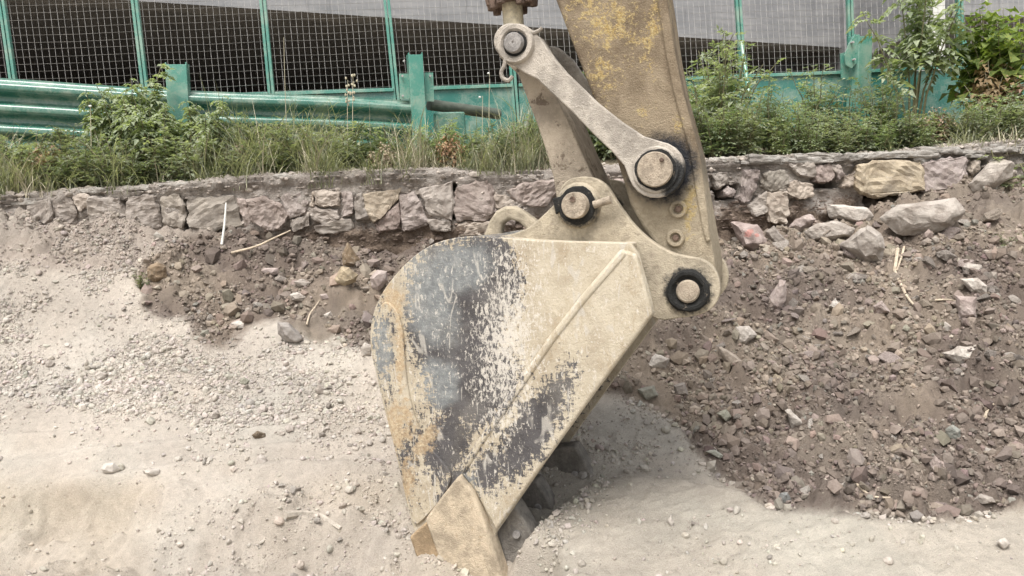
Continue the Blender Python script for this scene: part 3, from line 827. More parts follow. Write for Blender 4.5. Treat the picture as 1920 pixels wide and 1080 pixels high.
# pins
lathe_s('pin', *P1, [(WB - 0.09, mscale(19)), (0.085, mscale(19)), (0.076, mscale(17)), (0.074, mscale(10)), (0.076, mscale(2.2)), (0.080, mscale(1.6))], M_PIN2, EXC)
lathe_s('pin', *PA, [(WB - 0.09, mscale(32)), (0.092, mscale(32)), (0.084, mscale(30)), (0.083, mscale(14))], M_PIN, EXC)
lathe_s('pin', *P2, [(WB - 0.12, mscale(25)), (ES - 0.072, mscale(25)), (ES - 0.080, mscale(23)), (ES - 0.081, mscale(9))], M_PIN, EXC)
lathe_s('seal_ring', *P2, [(ES - 0.02, mscale(36)), (ES - 0.034, mscale(36)), (ES - 0.038, mscale(33)), (ES - 0.038, mscale(28))], M_SEAL, BUCK, wob=0.06)
lathe_s('pin', *P3, [(WB - 0.12, mscale(21)), (ES - 0.028, mscale(21)), (ES - 0.034, mscale(18)), (ES - 0.034, mscale(8))], M_PIN, EXC)
lathe_s('seal_ring', *P3, [(ES + 0.004, mscale(39)), (ES - 0.022, mscale(39)), (ES - 0.034, mscale(35)), (ES - 0.034, mscale(30)), (ES - 0.020, mscale(25))], M_SEAL, BUCK, wob=0.05)
lathe_s('pin_dimple', P2[0] - 0.004, P2[1] + 0.026, [(ES - 0.079, 0.012), (ES - 0.086, 0.012), (ES - 0.086, 0.007), (ES - 0.083, 0.006)], M_RUST, EXC, 14)
lathe_s('grease_nipple', PA[0] + 0.03, PA[1] + 0.035, [(0.086, 0.009), (0.076, 0.009), (0.072, 0.006), (0.066, 0.006)], M_RUST, EXC, 10)
a = mp(1118, 384, ES); b2 = mp(1150, 374, ES)
tube('retainer_bolt', [(a[0], ES - 0.045, a[1]), (b2[0], ES - 0.05, b2[1])], 0.016, M_PIN, BUCK, 12)
c0 = mp(1046, 382, ES)
prism('pin_lug', mps([(1040, 372), (1056, 368), (1060, 392), (1046, 402)], ES), ES - 0.035, ES - 0.005, M_SEAL, BUCK, 0.004)
# bent grease tab under the upper pin
gt = [mp(x, y, 0.11) for x, y in [(948, 112), (946, 124), (941, 134), (943, 146), (954, 151), (962, 143)]]
tube('grease_pipe', [(u, 0.105, z) for u, z in cr(gt, 4)], 0.009, M_LINK, EXC, 8)
gt = [mp(x, y, 0.11) for x, y in [(985, 52), (997, 60), (1008, 57), (1015, 51)]]
tube('grease_nipple', [(u, 0.12, z) for u, z in cr(gt, 4)], 0.008, M_LINK, EXC, 8)
# hydraulic cylinder above the upper pin
sc_ = 0.41
pc = mp(966, 82, sc_); up = mp(958, -20, sc_)
ax = np.array([up[0] - pc[0], up[1] - pc[1]]); ax /= np.linalg.norm(ax)
def along(d): return (pc[0] + ax[0] * d, sc_, pc[1] + ax[1] * d)
CYL = tube('hydraulic_cylinder', [along(0.225), along(0.25), along(0.26), along(2.4)], [0.105, 0.105, 0.098, 0.098], M_ARM, EXC, 28)
lathe_s('rod_eye', *pc, [(0.32, 0.066), (0.33, 0.074), (0.49, 0.074), (0.50, 0.066)], M_LINK, CYL)
mm = 0.0022 * 3.75 / 3.3
tube('rod', [along(0.05), along(2.0)], mscale(21), M_ROD, CYL, 24)
tube('gland_nut', [along(0.175), along(0.19), along(0.225), along(0.24)], [0.085, 0.112, 0.112, 0.106], M_RUST, CYL, 28)
e1 = np.array([ax[1], -ax[0]])
for k in range(14):
    q = 2 * math.pi * k / 14
    cu_ = e1 * math.cos(q) * 0.098; cs_ = math.sin(q) * 0.098
    p = along(0.150 + 0.012 * ((k * 7) % 3)); p2 = along(0.205)
    tube('gland_lug', [(p[0] + cu_[0], p[1] + cs_, p[2] + cu_[1]), (p2[0] + cu_[0], p2[1] + cs_, p2[2] + cu_[1])], [0.019, 0.024], M_RUST, CYL, 6)

# ================================================================== rocks
def rock_bm(pts, cuts=2, amp=0.012, seed=0, wl=0.08, smooth_it=0):
    bm = bmesh.new()
    for p in pts: bm.verts.new(tuple(p))
    r = bmesh.ops.convex_hull(bm, input=bm.verts)
    bmesh.ops.delete(bm, geom=list({g for g in r['geom_interior'] + r['geom_unused'] if isinstance(g, bmesh.types.BMVert)}), context='VERTS')
    bmesh.ops.dissolve_limit(bm, angle_limit=R(8), verts=bm.verts, edges=bm.edges)
    bmesh.ops.triangulate(bm, faces=bm.faces)
    for c in range(cuts):
        bmesh.ops.subdivide_edges(bm, edges=bm.edges, cuts=1, use_grid_fill=True)
        if c == 0: bmesh.ops.smooth_vert(bm, verts=bm.verts, factor=0.10, use_axis_x=True, use_axis_y=True, use_axis_z=True)
    bm.normal_update()
    if amp:
        P = np.array([v.co for v in bm.verts]); N = np.array([v.normal for v in bm.verts])
        d = amp * (1.3 * fbm(P[:, 0] + P[:, 2] * 0.7, P[:, 1] - P[:, 2] * 0.9 + seed, wl, 3, seed, 0.6) + 0.7 * fbm(P[:, 0] * 1.3 - P[:, 1], P[:, 2] * 1.2 + seed * 3, wl * 0.4, 2, seed + 5))
        for v, n, k in zip(bm.verts, N, d): v.co = v.co + Vector(n) * float(k)
    bmesh.ops.triangulate(bm, faces=bm.faces)
    return bm

# ---- stone retaining wall
WE = empty('stone_retaining_wall', WALL.pt(WALL.L / 2, 1.2))
tag(WE, 'low collapsing stone retaining wall with mortar coping behind the excavator bucket', 'wall')
def to_wall(P): return np.asarray(P) - np.array(WE.location)
PINK = (0.31, 0.250, 0.228); GRY = (0.29, 0.262, 0.236); YEL = (0.41, 0.345, 0.245); PUR = (0.29, 0.248, 0.236); OLV = (0.235, 0.215, 0.183); TAN = (0.36, 0.31, 0.26)
stones = [
    (PINK, [(18, 395), (45, 400), (48, 430), (30, 450), (10, 440)]), (GRY, [(52, 385), (92, 372), (102, 400), (88, 420), (56, 418)]),
    (GRY, [(100, 372), (134, 372), (150, 400), (140, 420), (104, 412)]), (TAN, [(138, 368), (172, 365), (170, 388), (150, 398), (140, 385)]),
    (GRY, [(170, 372), (225, 370), (232, 400), (228, 432), (180, 434), (166, 405)]), (GRY, [(240, 370), (290, 365), (298, 395), (300, 428), (248, 428), (240, 395)]),
    (OLV, [(302, 370), (338, 362), (346, 398), (342, 428), (307, 426)]), (OLV, [(352, 374), (440, 369), (456, 423), (410, 432), (360, 424)]),
    (PINK, [(445, 372), (462, 376), (472, 425), (459, 424)]), (PINK, [(465, 379), (498, 371), (523, 383), (542, 404), (523, 427), (502, 433), (477, 417), (469, 398)]),
    (PUR, [(525, 369), (563, 362), (580, 379), (573, 398), (544, 412), (540, 394)]), (TAN, [(593, 360), (638, 360), (634, 386), (607, 389), (590, 383)]),
    (GRY, [(586, 391), (636, 392), (636, 412), (611, 421), (586, 408)]), (PUR, [(641, 360), (661, 362), (663, 400), (644, 406)]),
    (YEL, [(672, 369), (750, 354), (746, 377), (722, 400), (700, 417), (685, 404)]), (PUR, [(754, 369), (777, 360), (793, 385), (804, 417), (789, 425), (760, 431), (752, 408)]),
    (GRY, [(787, 356), (847, 342), (849, 362), (846, 412), (808, 406), (797, 387)]), (PINK, [(855, 352), (914, 338), (926, 362), (924, 400), (910, 414), (858, 414), (853, 394)]),
    (TAN, [(929, 362), (950, 364), (970, 381), (968, 394), (929, 390)]), (PINK, [(952, 358), (985, 344), (1043, 340), (1047, 356), (1022, 385), (977, 386), (972, 375)]),
    (GRY, [(1052, 345), (1120, 340), (1125, 390), (1060, 395)]), (PINK, [(1130, 340), (1210, 335), (1210, 385), (1140, 392)]), (GRY, [(1216, 335), (1322, 325), (1320, 370), (1220, 380)]),
    (GRY, [(1330, 323), (1363, 322), (1362, 346), (1347, 351)]), (PUR, [(1357, 358), (1366, 349), (1380, 357), (1372, 370), (1357, 368)]),
    (PUR, [(1393, 320), (1423, 317), (1425, 333), (1413, 357), (1403, 380), (1393, 380), (1387, 367)]), (OLV, [(1433, 325), (1470, 320), (1475, 343), (1467, 357), (1443, 359), (1427, 350)]),
    (TAN, [(1478, 346), (1493, 338), (1520, 347), (1520, 367), (1497, 373), (1475, 365)]), (PINK, [(1527, 312), (1553, 305), (1563, 320), (1562, 333), (1550, 342), (1527, 340)]),
    (PUR, [(1556, 307), (1573, 308), (1580, 328), (1570, 337), (1566, 320)]), (GRY, [(1478, 307), (1524, 305), (1525, 332), (1497, 328)]), (TAN, [(1583, 330), (1608, 322), (1602, 346), (1577, 350)]),
    (YEL, [(1612, 312), (1640, 303), (1723, 305), (1728, 317), (1727, 355), (1647, 368), (1622, 362), (1609, 347)]),
    (PUR, [(1732, 308), (1750, 301), (1811, 294), (1814, 330), (1806, 345), (1782, 357), (1733, 358)]), (TAN, [(1817, 303), (1832, 298), (1833, 317), (1822, 330), (1817, 323)]),
    (TAN, [(1440, 362), (1472, 362), (1478, 400), (1470, 418), (1442, 416)]), (GRY, [(1402, 385), (1436, 362), (1440, 395), (1415, 405)]),
    (GRY, [(1930, 290), (2010, 286), (2015, 335), (1935, 345)]), (PINK, [(-80, 385), (-10, 392), (0, 430), (-70, 440)]),
    (GRY, [(664, 372), (676, 364), (690, 405), (668, 414)]), (PINK, [(702, 419), (722, 403), (748, 382), (750, 428), (712, 434)]), (GRY, [(806, 414), (846, 415), (846, 434), (810, 434)]),
    (TAN, [(858, 418), (920, 418), (924, 442), (862, 442)]), (PUR, [(930, 394), (966, 398), (965, 422), (930, 422)]), (GRY, [(545, 414), (580, 402), (584, 424), (552, 434)]), (GRY, [(590, 424), (640, 416), (660, 408), (664, 432), (600, 438)]), (TAN, [(582, 362), (591, 360), (588, 386), (583, 384)]),
]
for k, (colr, poly) in enumerate(stones):
    off = random.uniform(0.0, 0.03)
    if k in (32, 33): off = 0.07
    P = np.array([WALL.px(x, y, off) for x, y in poly]); c = P.mean(0); P = c + (P - c) * 1.09
    n = WALL.n
    pts = [p + RNG.normal(0, 0.004, 3) for p in P]
    pts += [c + (p - c) * random.uniform(0.84, 0.97) + n * random.uniform(0.012, 0.042) for p in P]
    pts += [c + (p - c) * 0.8 - n * 0.30 for p in P]
    bm = rock_bm([to_wall(p) for p in pts], 3, 0.036, 100 + k, 0.085)
    o = link('stone', from_bm('stone', bm, M_STONE), WE)
    dm = 0.40 if k < 23 else 0.15
    v_ = random.uniform(0.95, 1.2)
    o.color = (*[(x * (1 - dm) + g_ * dm) * v_ for x, g_ in zip(colr, (0.40, 0.355, 0.322))], 1)

# mortar core with a crumbling cap: front face up to the top line, then back over the top
top_px = [(-300, 384), (-120, 374), (0, 366), (120, 354), (240, 347), (360, 338), (480, 328), (600, 321), (700, 319), (850, 317), (960, 319), (1045, 318), (1200, 306), (1330, 297), (1450, 291), (1560, 289), (1680, 283), (1800, 271), (1920, 260), (2060, 256), (2400, 245)]
_tl = [WALL.lz(x, y) for x, y in top_px]
def top_lz(l): return np.interp(l, [a for a, b in _tl], [b for a, b in _tl])
cl = np.arange(-1.2, WALL.L + 1.8, 0.017); cv = np.concatenate([np.linspace(0, 1, 62), 1 + np.linspace(0.02, 0.42, 18)])
CL, CV = np.meshgrid(cl, cv)
TOP = top_lz(CL) + 0.035 * fbm(CL, CL * 0, 0.35, 4, 207) - 0.01
CZ = np.where(CV < 1, 0.85 + (TOP - 0.85) * CV, TOP + (CV - 1) * 0.10)
dep = np.where(CL < WALL.lz(1325, 330)[0], -0.004, -0.02) + 0.095 * fbm(CL, CZ * 1.6, 0.22, 6, 201, 0.62) + 0.55 * lumps(CL, CZ, 0.09, 203, 0.5)
ledge = smooth(0.15, 0.0, np.abs(TOP - 0.045 - CZ) / 0.45) * (0.6 + 0.8 * fbm(CL, CL * 0 + 4, 0.5, 3, 209))
strat = 0.022 * np.sin((TOP - CZ) * 190 + 5 * fbm(CL, CZ, 0.4, 3, 211)) * smooth(0.16, 0.02, TOP - CZ)
dep = dep + 0.045 * ledge + strat * (CV < 1)
cpx, cpy = project(np.stack([WALL.a[0] + CL * WALL.t[0], WALL.a[1] + CL * WALL.t[1], CZ], -1))
cav = pip(cpx, cpy, [(1622, 360), (1730, 356), (1800, 350), (1830, 362), (1800, 372), (1720, 385), (1650, 430), (1625, 400)]) | pip(cpx, cpy, [(1335, 352), (1384, 346), (1386, 372), (1345, 374)]) | pip(cpx, cpy, [(1524, 338), (1575, 338), (1575, 352), (1530, 354)]) \
    | pip(cpx, cpy, [(229, 378), (241, 378), (241, 408), (230, 408)]) | pip(cpx, cpy, [(344, 372), (352, 376), (354, 428), (343, 428)]) | pip(cpx, cpy, [(846, 345), (854, 345), (853, 412), (847, 412)]) | pip(cpx, cpy, [(1833, 300), (1855, 298), (1836, 328)])
dep = dep - 0.26 * cav
dep = np.where(CV > 1, dep[61][None, :] - (CV - 1) * 1.0, dep)
zoff = np.where(CV > 1, 0.03 * fbm(CL, CV * 1.2, 0.15, 4, 213), 0)
ox = np.array(WE.location)
V = WALL.a[None, :] + CL.ravel()[:, None] * WALL.t + dep.ravel()[:, None] * WALL.n
V[:, 2] = (CZ + zoff).ravel(); V -= ox
nl = len(cl)
I = (np.arange(len(cv) - 1)[:, None] * nl + np.arange(nl - 1)[None, :]).ravel()
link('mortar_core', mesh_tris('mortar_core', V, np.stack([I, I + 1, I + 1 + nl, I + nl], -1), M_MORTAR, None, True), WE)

# crumbs and chips sticking out of the core
rg = np.random.default_rng(77); NC = 9000
pick = rg.integers(0, V.shape[0] - 1, NC * 3)
pick = pick[(CV.ravel()[pick] > 0.45)][:NC]
cc = V[pick]; rr = 0.006 * (1 - rg.uniform(0, 1, len(cc)) * (1 - (0.006 / 0.034) ** 2.0)) ** (-0.5)
bm = bmesh.new(); bmesh.ops.create_icosphere(bm, subdivisions=1, radius=1.0)
bv = np.array([q.co for q in bm.verts]); bf = np.array([[q.index for q in p_.verts] for p_ in bm.faces]); bm.free()
VV = cc[:, None, :] + bv[None] * rg.uniform(0.6, 1.2, (len(cc), len(bv), 1)) * (rr[:, None] * np.stack([rg.uniform(0.9, 1.7, len(cc)), np.full(len(cc), 0.8), rg.uniform(0.45, 0.9, len(cc))], -1))[:, None, :]
TT = (bf[None] + (np.arange(len(cc)) * len(bv))[:, None, None]).reshape(-1, 3)
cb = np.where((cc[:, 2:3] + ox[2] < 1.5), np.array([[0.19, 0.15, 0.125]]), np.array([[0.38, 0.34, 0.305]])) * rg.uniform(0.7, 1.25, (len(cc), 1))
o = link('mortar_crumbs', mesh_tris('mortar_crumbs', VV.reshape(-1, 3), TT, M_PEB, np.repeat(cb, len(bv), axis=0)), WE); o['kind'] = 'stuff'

# broken coping slabs that still lie on the cap
k = 0
slabs_px = [(20, 80, 374), (150, 200, 356), (232, 288, 350), (290, 356, 345), (500, 540, 333), (1330, 1395, 300), (1385, 1470, 304), (1400, 1478, 297), (1475, 1560, 299), (1490, 1590, 293), (1560, 1612, 296), (1600, 1660, 299),
            (1612, 1700, 290), (1705, 1742, 300), (1660, 1760, 289), (1742, 1770, 298), (1760, 1842, 286), (1800, 1842, 294), (1840, 1905, 281), (1850, 1960, 272), (1900, 1990, 283), (1720, 1800, 281)]
for xa, xb, yc in slabs_px:
    l0, z0 = WALL.lz(xa, yc + random.uniform(-2, 2)); l1, z1 = WALL.lz(xb, yc + random.uniform(-2, 2))
    th = random.uniform(0.022, 0.045); out = random.uniform(0.015, 0.075)
    pts = []
    m = 7
    for i in range(m):
        q = i / (m - 1); zc_ = z0 + (z1 - z0) * q - 0.04 * (q - 0.5) ** 2
        e = random.uniform(-0.045, 0.015)
        for zz in (zc_ + th / 2, zc_ - th / 2):
            pts.append(WALL.pt(l0 + (l1 - l0) * q + random.uniform(-0.01, 0.01), zz + random.uniform(-0.007, 0.007), out + e))
            pts.append(WALL.pt(l0 + (l1 - l0) * q, zz + 0.02, -0.28))
    bm = rock_bm([to_wall(p) for p in pts], 3, 0.030, 300 + k, 0.09)
    o = link('coping_slab', from_bm('coping_slab', bm, M_STONE), WE)
    g = random.uniform(0.27, 0.40); o.color = (g, g * 0.95, g * 0.88, 1)
    k += 1

# ---- loose rocks traced from the photograph, standing on the slope
def px_rock(name, poly, label, colr, cat='rock', group=None, seed=0, thick=0.75, amp=0.1, sink=0.12):
    P2d = np.array(poly, float)
    cx, cy = P2d.mean(0)
    by = P2d[:, 1].max(); ty_ = P2d[:, 1].min()
    hit = ground_hit(cx, by - 0.14 * (by - ty_))
    y = hit[1]
    d = CAM + 0; n = (hit - CAM); n[2] = 0; n = n / np.linalg.norm(n)
    pts0 = np.array([on_plane(x, yy, hit, n) for x, yy in P2d]); c = pts0.mean(0)
    size = min(np.ptp(pts0[:, 2]), np.linalg.norm(np.ptp(pts0[:, :2], axis=0)))
    rg = np.random.default_rng(seed)
    th = size * thick
    pts = [p for p in pts0]
    pts += [c + (p - c) * rg.uniform(0.45, 0.75) - n * th * rg.uniform(0.25, 0.5) + np.array([0, 0, size * 0.05]) for p in pts0]
    pts += [c + (p - c) * 0.75 + n * th * rg.uniform(0.5, 0.9) - np.array([0, 0, size * 0.15]) for p in pts0]
    base = np.array([hit[0], hit[1], ground_z(hit[0], hit[1])])
    cuts = 3 if size > 0.09 else 2
    bm = rock_bm([p - base for p in pts], cuts, size * amp, seed, size * 0.6)
    o = link(name, from_bm(name, bm, M_STONE)); o.location = base
    o.color = (*colr, 1)
    tag(o, label, cat, group)
    return o
LG = (0.40, 0.362, 0.325); DK = (0.27, 0.24, 0.215); PK = (0.41, 0.345, 0.32); WH = (0.52, 0.48, 0.435)
rocks = [
    ('boulder', [(1368, 415), (1420, 420), (1445, 451), (1443, 463), (1420, 476), (1391, 467), (1385, 438)], 'pinkish boulder with red paint mark beside the excavator arm', PK),
    ('boulder', [(1435, 434), (1451, 422), (1474, 449), (1482, 461), (1453, 461), (1443, 449)], 'small dark grey wedge of stone next to the red marked boulder', DK),
    ('boulder', [(1476, 428), (1493, 409), (1520, 401), (1530, 411), (1520, 424), (1497, 436)], 'flat split stone lying at the foot of the wall', PK),
    ('boulder', [(1505, 434), (1532, 420), (1566, 414), (1605, 428), (1597, 442), (1549, 452), (1516, 455)], 'broad low boulder in front of the block of stacked stones', LG),
    ('boulder', [(1572, 459), (1597, 438), (1626, 420), (1653, 438), (1664, 467), (1653, 492), (1622, 497), (1601, 480)], 'largest grey faceted boulder at the head of the brown slope', LG),
    ('boulder', [(1548, 382), (1600, 385), (1630, 388), (1640, 405), (1630, 418), (1610, 420), (1577, 414), (1553, 409)], 'pale oblong block resting under the triangular stone', WH),
    ('boulder', [(1573, 377), (1603, 348), (1623, 387), (1600, 389)], 'triangular stone leaning on top of the pale oblong block', PK),
    ('boulder', [(1649, 409), (1680, 385), (1730, 377), (1790, 372), (1812, 395), (1790, 425), (1740, 440), (1680, 440)], 'big weathered mound of rock under the yellow wall stone', LG),
    ('stone_slab', [(1815, 347), (1860, 303), (1883, 298), (1903, 303), (1895, 330), (1862, 358), (1830, 364)], 'tilted flat slab fallen from the end of the wall', (0.42, 0.38, 0.34)),
    ('boulder', [(1435, 567), (1462, 524), (1474, 526), (1476, 563), (1457, 592), (1443, 588)], 'tall pointed pinkish stone standing in the brown soil', PK),
    ('rock', [(1553, 574), (1566, 557), (1582, 580), (1566, 586)], 'pale triangular rock in the middle of the brown slope', WH),
    ('rock', [(1635, 574), (1653, 563), (1672, 586), (1645, 590)], 'pale rock half buried below the forked dry root', PK),
    ('rock', [(1803, 500), (1815, 492), (1840, 497), (1842, 507), (1830, 515), (1807, 513)], 'smooth grey cobble above the buried beige rock', LG),
    ('rock', [(1800, 523), (1833, 520), (1853, 537), (1850, 549), (1820, 550)], 'beige rounded rock half buried under the smooth grey cobble', WH),
    ('rock', [(1790, 552), (1832, 557), (1830, 595), (1797, 600)], 'squarish pinkish rock below the buried beige rock', PK),
    ('rock', [(1767, 477), (1780, 473), (1792, 484), (1775, 489)], 'small angular stone left of the smooth grey cobble', PK),
    ('rock', [(1366, 640), (1378, 612), (1405, 610), (1420, 628), (1398, 645)], 'pale jagged rock on the brown slope right of the bucket hinge', WH),
    ('rock', [(1470, 768), (1482, 766), (1505, 790), (1510, 803), (1485, 803)], 'white streaked angular rock low on the brown slope', WH),
    ('rock', [(1343, 775), (1362, 766), (1372, 782), (1362, 792)], 'small flat grey green rock low on the brown slope', (0.33, 0.33, 0.27)),
    ('rock', [(1772, 805), (1786, 795), (1802, 806), (1800, 830), (1775, 828)], 'rounded greenish grey rock on the brown slope', (0.24, 0.245, 0.22)),
    ('rock', [(1742, 868), (1752, 852), (1766, 866), (1764, 886), (1748, 884)], 'upright pinkish rock near the sandy berm', PK),
    ('rock', [(1208, 692), (1228, 662), (1256, 672), (1250, 692)], 'pale grey jagged rock beside the bucket mouth', WH),
    ('rock', [(1762, 610), (1772, 603), (1784, 612), (1780, 624), (1764, 624)], 'round white rock below the squarish pinkish rock', WH),
    ('rock', [(1765, 662), (1800, 648), (1838, 650), (1832, 676), (1800, 688), (1775, 672)], 'wide flat cream rock on the upper brown slope', WH),
    ('rock', [(1322, 846), (1340, 842), (1356, 854), (1350, 860)], 'thin greenish flake of stone at the edge of the sand', (0.33, 0.335, 0.29)),
    ('rock', [(1455, 945), (1462, 925), (1478, 922), (1486, 944)], 'dark blue grey rock against the sandy berm', (0.22, 0.225, 0.22)),
    ('rock', [(1824, 936), (1838, 925), (1862, 932), (1868, 942), (1840, 948)], 'pale grey rock at the foot of the right berm', LG),
    ('rock', [(1195, 730), (1226, 722), (1236, 742), (1210, 752)], 'grey green block between bucket mouth and brown soil', (0.30, 0.295, 0.25)),
    ('rock', [(1262, 722), (1284, 716), (1290, 740), (1268, 745)], 'brownish cube of stone below the jagged grey rock', DK),
    ('rock', [(1445, 690), (1452, 678), (1470, 690), (1462, 706)], 'yellowish clod of stone in brown soil', TAN),
    ('rock', [(1346, 650), (1360, 655), (1400, 680), (1416, 690), (1370, 690), (1350, 672)], 'long tan slab lying flat in the brown soil', TAN),
    ('boulder', [(520, 604), (540, 606), (567, 628), (573, 640), (560, 647), (532, 643), (522, 625)], 'grey wedge shaped boulder at the edge of the pale gravel', (0.34, 0.315, 0.295)),
    ('boulder', [(628, 520), (638, 498), (655, 500), (672, 515), (668, 527), (647, 537), (630, 530)], 'rounded yellowish boulder behind the bucket', (0.42, 0.35, 0.245)),
    ('boulder', [(642, 478), (652, 455), (664, 470), (678, 490), (667, 502), (643, 502)], 'brown lump of earth on top of the rounded yellowish boulder', (0.24, 0.18, 0.12)),
    ('boulder', [(692, 522), (707, 505), (727, 508), (727, 525), (708, 550), (698, 542)], 'pinkish stone partly hidden behind the bucket back', PK),
    ('rock', [(543, 553), (557, 547), (582, 558), (580, 567), (547, 563)], 'cream flat rock above the grey wedge boulder', WH),
    ('rock', [(483, 510), (495, 502), (522, 502), (522, 513), (512, 518)], 'pink flat rock on the dark soil under the wall', PK),
    ('rock', [(512, 525), (523, 515), (547, 525), (527, 532)], 'thin grey plate of stone under the pink flat rock', DK),
    ('rock', [(550, 528), (567, 522), (583, 530), (577, 540), (560, 538)], 'grey angular rock above the cream flat rock', LG),
    ('rock', [(598, 553), (612, 550), (618, 560), (604, 562)], 'small pink rock right of the cream flat rock', PK),
    ('rock', [(606, 590), (620, 583), (624, 592), (612, 597)], 'small white chip of rock on dark soil', WH),
    ('rock', [(275, 500), (295, 490), (312, 500), (316, 522), (292, 532), (276, 520)], 'ochre clod of earth at the edge of the dark soil', (0.27, 0.205, 0.14)),
    ('rock', [(432, 606), (448, 600), (462, 606), (460, 618), (438, 618)], 'pale squarish rock between dark soil and gravel', WH),
    ('rock', [(188, 880), (196, 868), (214, 867), (226, 880), (216, 890), (196, 888)], 'cream stone on the flat wheel track', WH),
    ('rock', [(270, 886), (280, 876), (300, 880), (306, 892), (284, 894)], 'second cream stone beside the wheel track', WH),
    ('rock', [(472, 816), (482, 808), (498, 812), (500, 822), (478, 824)], 'dark brown clod on the pale gravel', (0.16, 0.125, 0.09)),
    ('rock', [(176, 704), (186, 695), (202, 700), (200, 712), (182, 714)], 'largest cream pebble among the left gravel', WH),
    ('rock', [(590, 732), (598, 720), (612, 728), (610, 740), (594, 740)], 'grey pebble left of the bucket heel', LG),
    ('rock', [(392, 780), (400, 770), (412, 775), (410, 786), (396, 787)], 'grey pebble in the middle of the gravel band', LG),
    ('rock', [(448, 712), (458, 706), (468, 714), (462, 724), (450, 722)], 'pale green pebble on the gravel slope', (0.36, 0.36, 0.30)),
    ('rock', [(676, 652), (684, 642), (698, 648), (698, 668), (682, 668)], 'white stone touching the bucket back', WH),
    ('rock', [(84, 682), (92, 674), (104, 680), (98, 690), (86, 690)], 'grey pebble on the far left gravel', LG),
    ('rock', [(1735, 972), (1742, 966), (1750, 972), (1746, 980), (1737, 979)], 'white pebble on the berm crest by the brown soil', WH),
    ('rock', [(1252, 975), (1258, 966), (1264, 978), (1262, 990), (1254, 984)], 'white chip stuck in the smooth berm face', WH),
    ('rock', [(1868, 1015), (1884, 1008), (1896, 1020), (1882, 1032)], 'pale pebble in a crack of the right berm', WH),
]
def mat_painted():
    m = MT('paint_marked_stone')
    n1 = m.noise(12, 6, 0.65); n2 = m.noise(60, 5, 0.7)
    c = m.mix(m.step(n1, 0.36, 0.62), (0.24, 0.19, 0.172), (0.37, 0.305, 0.28))
    e = m.math('MAXIMUM', m.ell(-0.045, 0.125, 0.045, 0.034, 0.7), m.ell(0.01, 0.105, 0.022, 0.02))
    f = m.step(m.math('ADD', e, m.math('MULTIPLY', m.math('SUBTRACT', n2, 0.5), 1.8)), 0.1, 0.4)
    c = m.mix(m.math('MULTIPLY', f, 0.45), c, (0.52, 0.16, 0.13))
    return m.bsdf(c, 0.9, normal=m.bump(m.math('ADD', n1, n2), 0.6, 0.015), spec=0.2)
for k, (nm, poly, lab, colr) in enumerate(rocks):
    o = px_rock(nm, poly, lab, colr, seed=500 + k)
    if k == 0: o.data.materials[0] = mat_painted()

# pebble shapes shared by the loose stones
def peb_shape(seed, cuts=0):
    rg = np.random.default_rng(seed)
    pts = rg.normal(0, 1, (14, 3)); pts /= np.linalg.norm(pts, axis=1)[:, None]
    pts *= rg.uniform(0.8, 1.1, (14, 1)); pts *= np.array([1, rg.uniform(0.6, 0.9), rg.uniform(0.45, 0.75)])
    bm = bmesh.new()
    for p in pts: bm.verts.new(p)
    r = bmesh.ops.convex_hull(bm, input=bm.verts)
    bmesh.ops.delete(bm, geom=list({g for g in r['geom_interior'] + r['geom_unused'] if isinstance(g, bmesh.types.BMVert)}), context='VERTS')
    return bm
shapes = [from_bm('loose_stone', peb_shape(900 + i), M_STONE) for i in range(14)]

DENSE = [(-200, 560), (300, 600), (700, 660), (720, 800), (560, 800), (300, 790), (120, 760), (-200, 740)]
def scatter(n, brown):
    """image-weighted candidate points on the slope"""
    if brown == 'tip':
        a = RNG.uniform(0, 1, n); x = np.interp(a, [0, 0.4, 0.7, 1], [-0.50, -0.30, 0.02, 0.42]) + RNG.normal(0, 0.05, n); y = np.interp(a, [0, 0.4, 0.7, 1], [3.62, 3.36, 3.14, 3.80]) + RNG.normal(0, 0.05, n)
        return np.stack([x, y], -1)
    out = []
    while sum(len(a) for a in out) < n:
        x = RNG.uniform(-3.9, 4.6, n); y = 2.8 + (wall_y(x) - 2.85) * RNG.uniform(0, 1, n)
        z = macro(x, y)
        px, py, br, gr = zone(x, y, z)
        vis = (px > -180) & (px < 2100) & (py < 1180)
        if brown: keep = (br > 0.5) & (vnoise(x / 0.25, y / 0.25, 401) > RNG.uniform(0, 0.75, n))
        else:
            cl_ = 0.55 * vnoise(x / 0.22, y / 0.22, 402) + 0.75 * smooth(0.35, 0.7, vnoise(x / 0.7, y / 0.45, 403)) - 0.12
            smoothz = np.where(px > 940, smooth(850, 925, py), smooth(775, 830, py) * 0.85)
            dens = np.where(pip(px, py, DENSE), 1.0, 0.45) * (1 - 0.9 * smoothz) * (0.06 + 1.2 * cl_ * smooth(0.30, 0.62, vnoise(x / 0.15, y / 0.11, 405)) + 0.15 * cl_)
            keep = (br <= 0.5) & (dens > RNG.uniform(0, 1, n))
        keep &= vis & (y < wall_y(x) - 0.02)
        out.append(np.stack([x[keep], y[keep]], -1))
    return np.concatenate(out)[:n]

